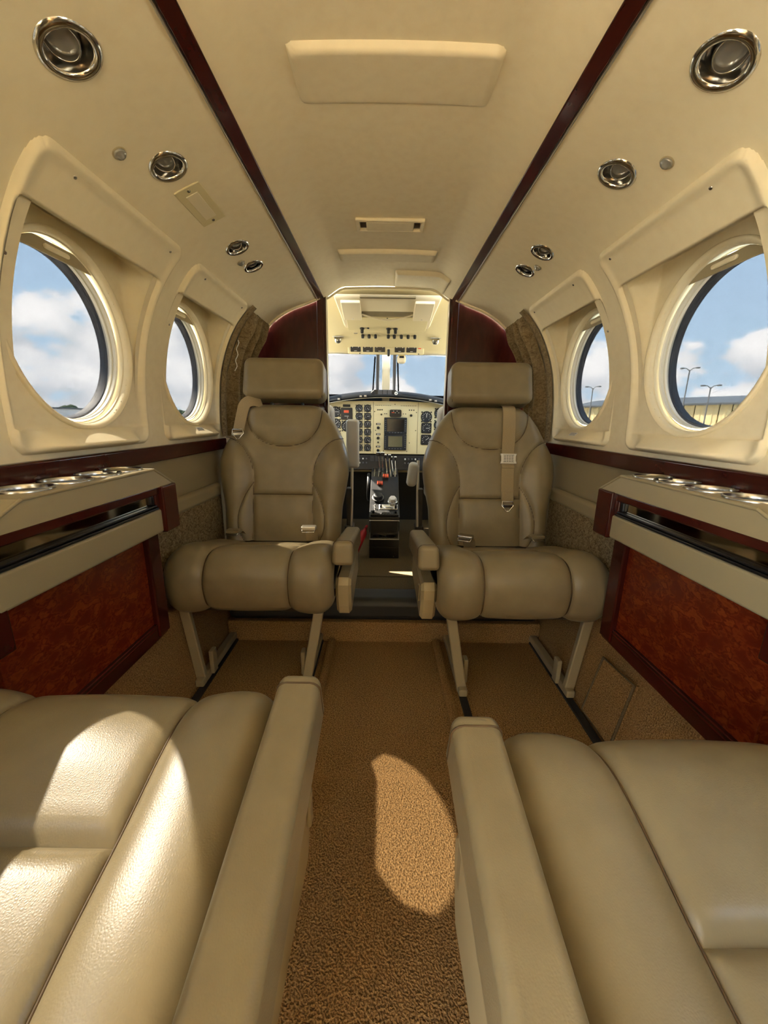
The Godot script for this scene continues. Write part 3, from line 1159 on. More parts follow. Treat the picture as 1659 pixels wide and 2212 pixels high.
	for i in ga.v.size():
		var p := arm_at.affine_inverse() * ga.v[i]
		p.y += 0.004 * (1.0 - pow(p.x / 0.031, 2.0)) * (1.0 if p.y > 0 else 0.0)
		p.x *= 1.0 + 0.10 * smoothstep(0.0, -0.03, p.y)
		ga.v[i] = arm_at * p
	var arm := obj("armrest", ga, M.leather, o)
	var rim := []
	for p in rounded(0.0572, 0.0685, 0.0135):
		rim.append(arm_at * Vector3(p.x * (1.0 + 0.06 * smoothstep(0.0, -0.03, p.y)), p.y + 0.0015, 0.166))
	ga = Geo.new()
	ga.tube(rim, 0.0016, 6, true)
	obj("end_seam", ga, M.leather_seam, arm)
	# plastic shroud under the armrest with the recline button
	ga = Geo.new()
	ga.t = Transform3D(Basis(Vector3(0, 0, 1), Vector3.UP, Vector3(-1, 0, 0)), Vector3(a * 0.262, 0, 0))
	ga.prism(PackedVector2Array([Vector2(-0.16, 0.345), Vector2(0.10, 0.345), Vector2(0.165, 0.350), Vector2(0.180, 0.330), Vector2(0.178, 0.300), Vector2(0.165, 0.255), Vector2(0.150, 0.225), Vector2(0.02, 0.235), Vector2(-0.16, 0.24)]), -0.026, 0.020, 0.008)
	var shr := obj("shroud", ga, M.plastic_tan, o)
	ga = Geo.new()
	ga.rbox(Vector3(a * 0.2855, 0.312, 0.150), Vector3(0.006, 0.052, 0.016), 0.003)
	obj("recline_button", ga, M.leather, shr)
	# legs and feet
	for x in [a * 0.150, -a * 0.170]:
		var top := Vector3(x + signf(x) * 0.046, 0.275, 0.175)
		var foot := Vector3(x, 0.012, 0.195)
		ga = Geo.new()
		var dirv := (foot - top).normalized()
		var sidev := Vector3(0, 0, 1)
		var xv := sidev.cross(dirv).normalized()
		ga.t = Transform3D(Basis(xv, -dirv, xv.cross(-dirv).normalized()), (top + foot) / 2)
		ga.rbox(Vector3.ZERO, Vector3(0.030, top.distance_to(foot), 0.018), 0.004)
		obj("leg", ga, M.leg_paint, o)
		ga = Geo.new()
		var top2 := Vector3(x + signf(x) * 0.03, 0.265, -0.12)
		var foot2 := Vector3(x, 0.012, -0.17)
		dirv = (foot2 - top2).normalized()
		xv = sidev.cross(dirv).normalized()
		ga.t = Transform3D(Basis(xv, -dirv, xv.cross(-dirv).normalized()), (top2 + foot2) / 2)
		ga.rbox(Vector3.ZERO, Vector3(0.026, top2.distance_to(foot2), 0.018), 0.004)
		obj("leg", ga, M.leg_paint, o)
		ga = Geo.new()
		ga.rbox(Vector3(x, 0.020, 0.01), Vector3(0.026, 0.024, 0.42), 0.005)
		ga.rbox(Vector3(x - signf(x) * 0.016, 0.055, 0.15), Vector3(0.014, 0.08, 0.03), 0.004)
		obj("foot_rail", ga, M.leg_paint, o)
	return o


func compact(g: Geo) -> Geo:   # drops vertices no face uses, keeping the shading normals of the whole
	var nn := PackedVector3Array()
	nn.resize(g.v.size())
	var out := Geo.new()
	var map := {}
	for i in g.ix:
		if not map.has(i):
			map[i] = out.vert(g.v[i], g.n[i], g.uv[i])
		out.ix.append(map[i])
	return out


func back_region(x: float, s: float, yoke: Array, bol: Array, wing: Array) -> int:
	var ax := absf(x)
	var right := x > 0
	var yy := 9.0
	for k in range(yoke.size() - 1):
		if (yoke[k].x - x) * (yoke[k + 1].x - x) <= 0.0:
			yy = yoke[k].lerp(yoke[k + 1], (x - yoke[k].x) / maxf(1e-5, yoke[k + 1].x - yoke[k].x)).y
	if s > yy:
		return 1
	var bx := 9.0
	for k in range(bol.size() - 1):
		if s <= bol[k].y and s >= bol[k + 1].y:
			bx = lerpf(bol[k].x, bol[k + 1].x, (bol[k].y - s) / maxf(1e-5, bol[k].y - bol[k + 1].y))
	if ax < bx or s > 0.39:
		return 2 if (s < 0.171 and ax < 0.118) else 0
	var wx := -1.0
	for k in range(wing.size() - 1):
		if s <= wing[k].y and s >= wing[k + 1].y:
			wx = lerpf(wing[k].x, wing[k + 1].x, (wing[k].y - s) / maxf(1e-5, wing[k].y - wing[k + 1].y))
	if ax < wx:
		return 4 if right else 3
	return 5


func seats() -> void:
	var r := make_seat(-1.0)   # forward, right of the aisle
	r.position = W(0.385, 0, 1.20)
	tag(r, "tan leather seat facing aft with a shoulder strap hanging down its backrest", "seat", "cabin seats")
	var l := make_seat(1.0)
	l.position = W(-0.390, 0, 1.23)
	for part in ["headrest"]:
		l.get_node(part).position = Vector3(0, 0.972, -0.236) * 0.009
	tag(l, "tan leather seat facing aft with a strap over its shoulder and sun on the cushion", "seat", "cabin seats")
	var nl: Node3D = r.duplicate()
	nl.name = numbered("cabin_seat")
	add_child(nl)
	nl.position = W(-0.388, 0, 0.250)
	nl.rotation.y = PI
	tag(nl, "tan leather seat facing forward with a large sun patch across its cushion", "seat", "cabin seats")
	var nr: Node3D = l.duplicate()
	nr.name = numbered("cabin_seat")
	add_child(nr)
	nr.position = W(0.368, 0, 0.180)
	nr.rotation.y = PI
	tag(nr, "tan leather seat facing forward in shade beside the burl wood cabinet", "seat", "cabin seats")
	belts(r, l)


func belts(r: Node3D, l: Node3D) -> void:
	var B0 := Vector3(0, 0.36, -0.16)
	var SD := Vector3(0, 0.972, -0.236)
	var ND := Vector3(0, 0.236, 0.972)
	# hanging strap on the right seat
	var o := thing("shoulder_strap", "beige shoulder strap with a printed clip hanging down the backrest", "seat belt")
	o.transform = r.transform
	var path := []
	var wide := []
	var face := []
	for q in [[0.525, -0.03], [0.512, 0.004], [0.495, 0.016], [0.44, 0.019], [0.38, 0.013], [0.32, 0.008], [0.25, 0.007], [0.20, 0.007], [0.155, 0.009]]:
		path.append(B0 + SD * q[0] + ND * q[1] + Vector3(0.064, 0, 0))
	path = smooth(path, 4)
	for p in path:
		wide.append(Vector3.RIGHT)
		face.append(ND)
	var ge := Geo.new()
	ge.strap(path, wide, face, 0.047, 0.0035)
	obj("webbing", ge, M.strap, o)
	ge = Geo.new()
	ge.t = Transform3D(Basis(Vector3.RIGHT, SD, ND), B0 + SD * 0.318 + ND * 0.013 + Vector3(0.064, 0, 0))
	var clip := PackedVector2Array([Vector2(-0.030, -0.018), Vector2(-0.020, -0.018), Vector2(0.020, -0.018), Vector2(0.030, -0.018), Vector2(0.0265, -0.008), Vector2(0.0265, 0.008), Vector2(0.030, 0.018), Vector2(-0.030, 0.018), Vector2(-0.0265, 0.008), Vector2(-0.0265, -0.008)])
	ge.prism(clip, -0.003, 0.004, 0.001)
	var cl := obj("clip", ge, M.white, o)
	for k in 6:
		var ink := Geo.new()
		ink.t = ge.t
		for q in 4:
			ink.rbox(Vector3(-0.0135 + q * 0.009, 0.0105 - k * 0.0042, 0.0043), Vector3(0.0065 + 0.0015 * ((q * 3 + k) % 2), 0.0018, 0.0006), 0.0001, 1)
		obj("print", ink, M.ink, cl)
	ge = Geo.new()
	ge.t = Transform3D(Basis(Vector3.RIGHT, SD, ND), B0 + SD * 0.318 + ND * 0.0175 + Vector3(0.064, 0, 0))
	ge.tube([Vector3(-0.019, -0.014, 0), Vector3(0.019, -0.014, 0), Vector3(0.019, 0.014, 0), Vector3(-0.019, 0.014, 0)], 0.0006, 6, true)
	obj("print_border", ge, M.ink, cl)
	ge = Geo.new()
	ge.t = Transform3D(Basis(Vector3.RIGHT, SD, ND), B0 + SD * 0.288 + ND * 0.010 + Vector3(0.064, 0, 0))
	ge.rbox(Vector3.ZERO, Vector3(0.047, 0.010, 0.006), 0.002)
	ge.t = Transform3D(Basis(Vector3.RIGHT, SD, ND), B0 + SD * 0.178 + ND * 0.011 + Vector3(0.064, 0, 0))
	ge.rbox(Vector3.ZERO, Vector3(0.042, 0.034, 0.005), 0.002)
	obj("keeper", ge, M.strap, o)
	hook(o, B0 + SD * 0.148 + ND * 0.012 + Vector3(0.064, 0, 0), SD, ND, 0.0)
	# strap laid over the left seat's shoulder
	o = thing("shoulder_strap", "beige shoulder strap end with a chrome hook over the seat shoulder", "seat belt")
	o.transform = l.transform
	path = smooth([B0 + SD * 0.516 + ND * -0.005 + Vector3(-0.085, 0, 0), B0 + SD * 0.519 + ND * 0.014 + Vector3(-0.115, 0, 0), B0 + SD * 0.505 + ND * 0.016 + Vector3(-0.140, 0, 0), B0 + SD * 0.475 + ND * 0.010 + Vector3(-0.153, 0, 0), B0 + SD * 0.44 + ND * 0.010 + Vector3(-0.160, 0, 0), B0 + SD * 0.405 + ND * 0.014 + Vector3(-0.165, 0, 0)], 4)
	wide = []
	face = []
	for i in path.size():
		var t := i / float(path.size() - 1)
		var w := Vector3(0.35, 0, 0) + SD * -0.9
		wide.append(w.normalized().lerp((Vector3.RIGHT + SD * 0.1).normalized(), smoothstep(0.1, 0.65, t)).normalized())
		face.append((ND + Vector3(-0.4, 0, 0) * (1.0 - t)).normalized())
	ge = Geo.new()
	ge.strap(path, wide, face, 0.044, 0.004)
	obj("webbing", ge, M.strap, o)
	hook(o, B0 + SD * 0.398 + ND * 0.018 + Vector3(-0.166, 0, 0), SD, ND, 0.06)
	# lap belt buckles
	for bd in [[r, -0.112, 0.418, -0.055, -0.45, "grey metal lap belt buckle lying on the aisle bolster of the shaded seat", "steel"], [r, 0.155, 0.402, -0.115, 0.15, "beige lap belt tongue tucked at the wall side of the backrest with the hanging strap", "leg_paint"], [l, 0.122, 0.432, -0.062, 0.05, "silver lap belt buckle standing in sunlight on the seat cushion", "alloy"], [l, -0.160, 0.402, -0.110, -0.1, "beige lap belt tongue tucked at the wall side of the sunlit seat", "leg_paint"]]:
		o = thing("lap_belt", bd[5], "seat belt")
		o.transform = bd[0].transform * Transform3D(Basis(Vector3.UP, bd[4]), Vector3(bd[1], bd[2], bd[3]))
		ge = Geo.new()
		ge.rbox(Vector3(0, 0.004, 0), Vector3(0.052, 0.014, 0.030), 0.005, 3)
		obj("buckle", ge, M[bd[6]], o)
		ge = Geo.new()
		ge.tube([Vector3(-0.022, 0, 0.012), Vector3(-0.020, -0.006, 0.022), Vector3(0.020, -0.006, 0.022), Vector3(0.022, 0, 0.012)], 0.0022, 6)
		obj("loop", ge, M.chrome, o)
		ge = Geo.new()
		var pth := [Vector3(0, 0.002, -0.010), Vector3(0, -0.004, -0.03), Vector3(0, -0.03, -0.06), Vector3(0, -0.07, -0.08)]
		ge.strap(pth, [Vector3.RIGHT, Vector3.RIGHT, Vector3.RIGHT, Vector3.RIGHT], [Vector3.UP, Vector3.UP, Vector3(0, 1, 1).normalized(), Vector3.BACK], 0.044, 0.004)
		obj("webbing", ge, M.strap, o)


func hook(parent: Node3D, at: Vector3, SD: Vector3, ND: Vector3, turn: float) -> void:
	var ge := Geo.new()
	ge.t = Transform3D(Basis(Vector3.RIGHT, SD, ND).rotated(ND, turn), at)
	ge.tube([Vector3(-0.019, 0.012, 0), Vector3(-0.021, -0.004, 0), Vector3(-0.012, -0.014, 0.001), Vector3(-0.005, -0.024, 0), Vector3(0.005, -0.024, 0), Vector3(0.012, -0.014, 0.001), Vector3(0.021, -0.004, 0), Vector3(0.019, 0.012, 0)], 0.0026, 8, true)
	ge.rbox(Vector3(0, -0.005, 0), Vector3(0.036, 0.010, 0.003), 0.001, 1)
	obj("hook", ge, M.chrome, parent)


# ---------------------------------------------------------------- side cabinets
func cabinet(g: float, label: String) -> void:
	var o := thing("side_cabinet", label, "cabinet")
	# ledge with four round holes
	var hull := [W(g * 0.545, 0.6865, 0.555), W(g * 0.545, 0.6865, 0.893), W(g * 0.656, 0.6865, 0.893), W(g * 0.656, 0.6865, 0.555), W(g * 0.538, 0.646, 0.455), W(g * 0.538, 0.646, 0.958), W(g * 0.656, 0.646, 0.958), W(g * 0.656, 0.646, 0.455)]
	var st := SurfaceTool.new()
	st.begin(Mesh.PRIMITIVE_TRIANGLES)
	st.set_smooth_group(-1)
	for f in [[0, 1, 2, 3], [7, 6, 5, 4], [4, 5, 1, 0], [5, 6, 2, 1], [6, 7, 3, 2], [7, 4, 0, 3]]:
		for k in [0, 1, 2, 0, 2, 3]:
			st.add_vertex(hull[f[k] if g < 0 else f[[0, 3, 2, 1][k]]])
	st.generate_normals()
	var cs := CSGMesh3D.new()
	cs.name = "ledge"
	cs.mesh = st.commit()
	cs.material = M.vinyl_tan
	var cups := [0.633, 0.722, 0.808, 0.872]
	for k in 4:
		cups[k] = [0.630, 0.718, 0.803, 0.877][k]
		var cy := CSGCylinder3D.new()
		cy.radius = 0.0385
		cy.height = 0.2
		cy.sides = 32
		cy.operation = CSGShape3D.OPERATION_SUBTRACTION
		cy.position = W(g * 0.609, 0.6865, cups[k])
		cy.material = M.vinyl_tan
		cs.add_child(cy)
	o.add_child(cs)
	var ge := Geo.new()
	ge.tube([W(g * 0.545, 0.6865, 0.555), W(g * 0.545, 0.6865, 0.893)], 0.003, 8)
	ge.tube([W(g * 0.545, 0.6865, 0.893), W(g * 0.538, 0.646, 0.958)], 0.003, 8)
	ge.tube([W(g * 0.545, 0.6865, 0.555), W(g * 0.538, 0.646, 0.455)], 0.003, 8)
	ge.tube([W(g * 0.545, 0.6865, 0.893), W(g * 0.656, 0.6865, 0.893)], 0.003, 8)
	obj("ledge_edge", ge, M.vinyl_tan, o)
	for k in 4:
		ge = Geo.new()
		ge.t = Transform3D(Basis.IDENTITY, W(g * 0.609, 0.6865, cups[k]))
		ge.lathe([Vector2(0.0425, 0.0), Vector2(0.0425, 0.003), Vector2(0.0405, 0.005), Vector2(0.0380, 0.0035), Vector2(0.0372, -0.003)], 40)
		ge.lathe([Vector2(0.0372, -0.003), Vector2(0.0366, -0.030), Vector2(0.0, -0.030)], 40, true)
		obj("cup_holder", ge, M.steel, o)
	# wooden upper box with a slot
	ge = Geo.new()
	ge.rbox(W(g * 0.602, 0.6375, 0.68), Vector3(0.125, 0.018, 0.45), 0.003)
	ge.rbox(W(g * 0.595, 0.591, 0.925), Vector3(0.128, 0.112, 0.062), 0.004)
	ge.rbox(W(g * 0.602, 0.56, 0.476), Vector3(0.122, 0.17, 0.045), 0.003)
	ge.rbox(W(g * 0.606, 0.612, 0.887), Vector3(0.13, 0.036, 0.016), 0.004)
	obj("wood_frame", ge, M.wood_dark, o)
	ge = Geo.new()
	ge.rbox(W(g * 0.602, 0.6165, 0.683), Vector3(0.10, 0.024, 0.375), 0.002, 1)
	obj("table_edge", ge, M.mirror, o)
	ge = Geo.new()
	ge.rbox(W(g * 0.605, 0.6025, 0.685), Vector3(0.128, 0.005, 0.40), 0.002)
	ge.rbox(W(g * 0.605, 0.5965, 0.685), Vector3(0.132, 0.005, 0.40), 0.0015)
	ge.rbox(W(g * 0.556, 0.616, 0.874), Vector3(0.024, 0.026, 0.014), 0.006, 4)
	obj("slot_gasket", ge, M.black, o)
	ge = Geo.new()
	ge.rbox(W(g * 0.598, 0.5645, 0.691), Vector3(0.116, 0.057, 0.416), 0.006, 3)
	obj("tan_panel", ge, M.vinyl_tan, o)
	# lower burl panel, post and foot strip
	ge = Geo.new()
	ge.rbox(W(g * 0.625, 0.408, 0.705), Vector3(0.066, 0.262, 0.38), 0.002, 1)
	obj("burl_panel", ge, M.wood_burl, o)
	ge = Geo.new()
	ge.rbox(W(g * 0.622, 0.395, 0.912), Vector3(0.086, 0.285, 0.047), 0.004)
	obj("post", ge, M.wood_dark, o)
	ge = Geo.new()
	ge.rbox(W(g * 0.624, 0.264, 0.722), Vector3(0.082, 0.036, 0.42), 0.004)
	ge.rbox(W(g * 0.622, 0.285, 0.715), Vector3(0.078, 0.010, 0.40), 0.003)
	obj("foot_strip", ge, M.wood_dark, o)
	# padded elbow roll and patterned cloth ahead of the cabinet
	var e := thing("elbow_rest", "padded beige elbow roll on the wall " + ("next to the sunlit seat" if g < 0 else "next to the seat with the hanging strap"), "armrest")
	ge = Geo.new()
	ge.rbox(W(g * 0.653, 0.535, 1.22), Vector3(0.030, 0.052, 0.52), 0.0145, 5)
	obj("pad", ge, M.vinyl_tan, e)
	ge = Geo.new()
	ge.rbox(W(g * 0.655, 0.385, 1.22), Vector3(0.024, 0.27, 0.52), 0.004)
	obj("cloth_panel", ge, M.fabric, e)


# ---------------------------------------------------------------- partition and curtains
func partition() -> void:
	var o := frame("wall_front", "dark mahogany partition with a doorway to the cockpit")
	for g in [-1.0, 1.0]:
		var poly := PackedVector2Array()
		poly.append(Vector2(g * 0.275, 0.0))
		poly.append(Vector2(g * 0.60, 0.0))
		poly.append(Vector2(g * 0.672, 0.25))
		poly.append(Vector2(g * 0.675, 0.70))
		for k in 20:
			var p := sec(lerpf(sec_at_y(0.72), 0.02, k / 19.0))
			poly.append(Vector2(g * (p.x + 0.006), p.y + 0.006))
		poly.append(Vector2(g * 0.275, 1.345))
		var ge := Geo.new()
		ge.prism(poly, -1.902, -1.872, 0.0)
		obj("partition_panel", ge, M.wood_dark, o)
		ge = Geo.new()
		ge.rbox(W(g * 0.300, 0.68, 1.868), Vector3(0.030, 1.32, 0.008), 0.003)
		obj("door_jamb", ge, M.wood_dark, o)
		ge = Geo.new()
		ge.rbox(W(g * 0.2735, 0.68, 1.888), Vector3(0.004, 1.33, 0.036), 0.0015, 1)
		obj("edge_strip", ge, M.alloy, o)
		# curtain gathered along the wall
		var c := thing("curtain", "patterned brown curtain gathered on the wall behind " + ("the sunlit seat" if g < 0 else "the seat with the hanging strap"), "curtain")
		var sa := sec_at_y(1.222)
		var sz := sec_at_y(0.73)
		var rows := []
		for i in 40:
			var s := lerpf(sa, sz, i / 39.0)
			var p := sec(s)
			var nn := sec_n(s)
			var row := PackedVector3Array()
			for k in 9:
				var f := lerpf(1.575, 1.625, k / 8.0)
				var h := 0.010 + 0.006 * sin(k / 8.0 * PI)
				row.append(W(g * (p.x + nn.x * h), p.y + nn.y * h, f))
			rows.append(row)
		ge = Geo.new()
		ge.grid(rows)
		obj("border", ge, M.fabric, c)
		rows = []
		for i in 40:
			var t := i / 39.0
			var s := lerpf(sa + 0.02, sz, t)
			var p := sec(s)
			var nn := sec_n(s)
			var row := PackedVector3Array()
			for k in 61:
				var q := k / 60.0
				var f := lerpf(1.625, 1.83, q)
				var h := 0.004 + 0.044 * (0.5 - 0.5 * cos(q * TAU * 3.0 + sin(t * 5.0) * 0.5)) * smoothstep(0.0, 0.25, t + 0.1) + 0.006 * sin(q * 31.0 + t * 3.0)
				row.append(W(g * (p.x + nn.x * h), p.y + nn.y * h, f + 0.006 * sin(t * 7.0 + q * 9.0)))
			rows.append(row)
		ge = Geo.new()
		ge.grid(rows)
		obj("folds", ge, M.fabric, c)
	var cord := thing("pull_cord", "thin white cord hanging against the gathered curtain", "cord")
	var ge := Geo.new()
	var pts := []
	for k in 14:
		pts.append(W(-0.585 + 0.004 * sin(k * 1.3) - 0.018 * k / 13.0, 1.10 - 0.115 * k / 13.0, 1.62))
	ge.tube(pts, 0.0018, 6)
	obj("cord", ge, M.white, cord)


# ---------------------------------------------------------------- cockpit
func cockpit_shell() -> void:
	var o := frame("wall_cockpit", "cream cockpit lining above and beside the windshield")
	var ge := Geo.new()
	# sloping roof lining from the doorway to the windshield head
	var rows := []
	for q in [[1.905, 1.385], [2.15, 1.355], [2.45, 1.215], [2.56, 1.195]]:
		var row := PackedVector3Array()
		for k in 31:
			var x := lerpf(-0.66, 0.66, k / 30.0)
			row.append(W(x, q[1] - 0.35 * pow(maxf(0.0, absf(x) - 0.34), 1.6), q[0]))
		rows.append(row)
	ge.grid(rows)
	obj("roof_lining", ge, M.cream_panel, o)
	for g in [-1.0, 1.0]:
		ge = Geo.new()
		# side walls with an opening for the side window
		var X: float = g * 0.64
		ge.quad(W(X, 0.90, 1.90), W(X, 0.90, 3.0), W(g * 0.60, -0.02, 3.0), W(g * 0.60, -0.02, 1.90))
		ge.quad(W(X, 1.40, 1.90), W(X, 1.40, 2.12), W(X, 0.90, 2.12), W(X, 0.90, 1.90))
		ge.quad(W(X, 1.40, 2.12), W(X, 1.40, 3.0), W(g * 0.62, 1.17, 3.0), W(g * 0.62, 1.17, 2.12))
		ge.quad(W(X, 1.17, 2.62), W(X, 1.17, 2.70), W(X, 0.90, 2.82), W(X, 0.90, 2.70))
		obj("side_lining", ge, M.cream_panel, o)
		ge = Geo.new()
		ge.quad(W(X, 1.17, 2.12), W(X, 1.17, 2.64), W(X, 0.90, 2.72), W(X, 0.90, 2.12))
		var wn := frame("window_%d" % (11 if g < 0 else 12), "cockpit side window")
		obj("pane", ge, M.pane_smoke, wn)
		# windshield half
		wn = frame("window_%d" % (13 if g < 0 else 14), "windshield pane beside the centre post")
		for q in [0.0, 0.008, 0.016, 0.024, 0.032]:  # tinted layers added so the sky ahead shows dimmer
			ge = Geo.new()
			ge.quad(W(g * 0.025, 1.205, 2.545 + q), W(g * 0.60, 1.175, 2.50 + q), W(g * 0.62, 0.945, 2.86 + q), W(g * 0.025, 0.975, 2.96 + q))
			obj("pane", ge, M.pane, wn)
		ge = Geo.new()
		ge.tube([W(g * 0.052, 1.20, 2.55), W(g * 0.060, 0.98, 2.94)], 0.011, 8)
		obj("frame_seal", ge, M.seal_grey, wn)
		ge = Geo.new()
		ge.tube([W(g * 0.072, 1.19, 2.62), W(g * 0.096, 0.985, 2.99)], 0.005, 6)
		obj("wiper", ge, M.black_matt, wn)
	ge = Geo.new()
	ge.t = Transform3D(Basis(Vector3.RIGHT, -1.08), W(0.0, 1.09, 2.735))
	ge.rbox(Vector3.ZERO, Vector3(0.052, 0.02, 0.50), 0.006)
	obj("centre_post", ge, M.cream, o)
	ge = Geo.new()
	ge.quad(W(-0.66, 0.98, 3.0), W(0.66, 0.98, 3.0), W(0.66, -0.02, 3.0), W(-0.66, -0.02, 3.0))
	obj("firewall", ge, M.black_matt, o)
	# side lamps on the lining
	for g in [-1.0, 1.0]:
		var l := thing("map_lamp", "small chrome map lamp beside the overhead switch panel", "lamp", W(g * 0.278, 1.246, 2.36), "chrome map lamps in the cockpit roof")
		ge = Geo.new()
		ge.t = Transform3D(Basis(Vector3.RIGHT, 0.9), Vector3.ZERO)
		ge.lathe([Vector2(0.020, 0.012), Vector2(0.022, 0.0), Vector2(0.020, -0.012), Vector2(0.014, -0.020), Vector2(0.0, -0.022)], 20)
		obj("shell", ge, M.chrome, l)
		ge = Geo.new()
		ge.tube([Vector3(-0.03, 0.012, 0), Vector3(0.03, 0.012, 0)], 0.004, 6)
		obj("bracket", ge, M.alloy, l)


func knob(parent: Node3D, called: String, at: Vector3, out: Vector3, r: float, l: float, m: Material) -> MeshInstance3D:
	var ge := Geo.new()
	ge.t = Transform3D(Basis(Quaternion(Vector3.UP, out.normalized())), at)
	ge.lathe([Vector2(r, 0), Vector2(r * 0.95, l * 0.85), Vector2(r * 0.8, l), Vector2(0, l)], 16)
	return obj(called, ge, m, parent)


func gauge(parent: Node3D, x: float, y: float, r: float, needle: float, square := false) -> void:
	var ge := Geo.new()
	ge.t = Transform3D(Basis.IDENTITY, Vector3(x, y, 0))
	if square:
		ge.prism(rounded(r * 2.1, r * 2.1, r * 0.25), -0.002, 0.006, 0.001)
	else:
		ge.t.basis = Basis(Vector3.RIGHT, PI / 2)
		ge.lathe([Vector2(r * 1.08, -0.002), Vector2(r * 1.08, 0.005), Vector2(r, 0.007), Vector2(r * 0.88, 0.005), Vector2(r * 0.86, 0.001)], 24)
		for k in 4:
			ge.t = Transform3D(Basis.IDENTITY, Vector3(x, y, 0))
			ge.rbox(Vector3(r * [0.88, -0.88, -0.88, 0.88][k], r * [0.88, 0.88, -0.88, -0.88][k], 0.002), Vector3(r * 0.26, r * 0.26, 0.004), 0.001, 1)
	var b := obj("gauge", ge, M.black, parent)
	ge = Geo.new()
	ge.t = Transform3D(Basis(Vector3.RIGHT, PI / 2), Vector3(x, y, 0.0062 if square else 0.0015))
	ge.lathe([Vector2(r * 0.9, 0.0), Vector2(0, 0.0004)], 24)
	obj("dial", ge, M.dial, b)
	ge = Geo.new()
	for k in 10:
		var a := -0.8 + 4.7 * k / 9.0
		ge.t = Transform3D(Basis(Vector3.BACK, a), Vector3(x, y, 0.0072 if square else 0.0026))
		ge.rbox(Vector3(r * 0.72, 0, 0), Vector3(r * 0.2, r * 0.055, 0.0004), 0.0001, 1)
	ge.t = Transform3D(Basis(Vector3.BACK, needle), Vector3(x, y, 0.0080 if square else 0.0034))
	ge.rbox(Vector3(r * 0.25, 0, 0), Vector3(r * 0.7, r * 0.07, 0.0006), 0.0002, 1)
	obj("markings", ge, M.white, b)


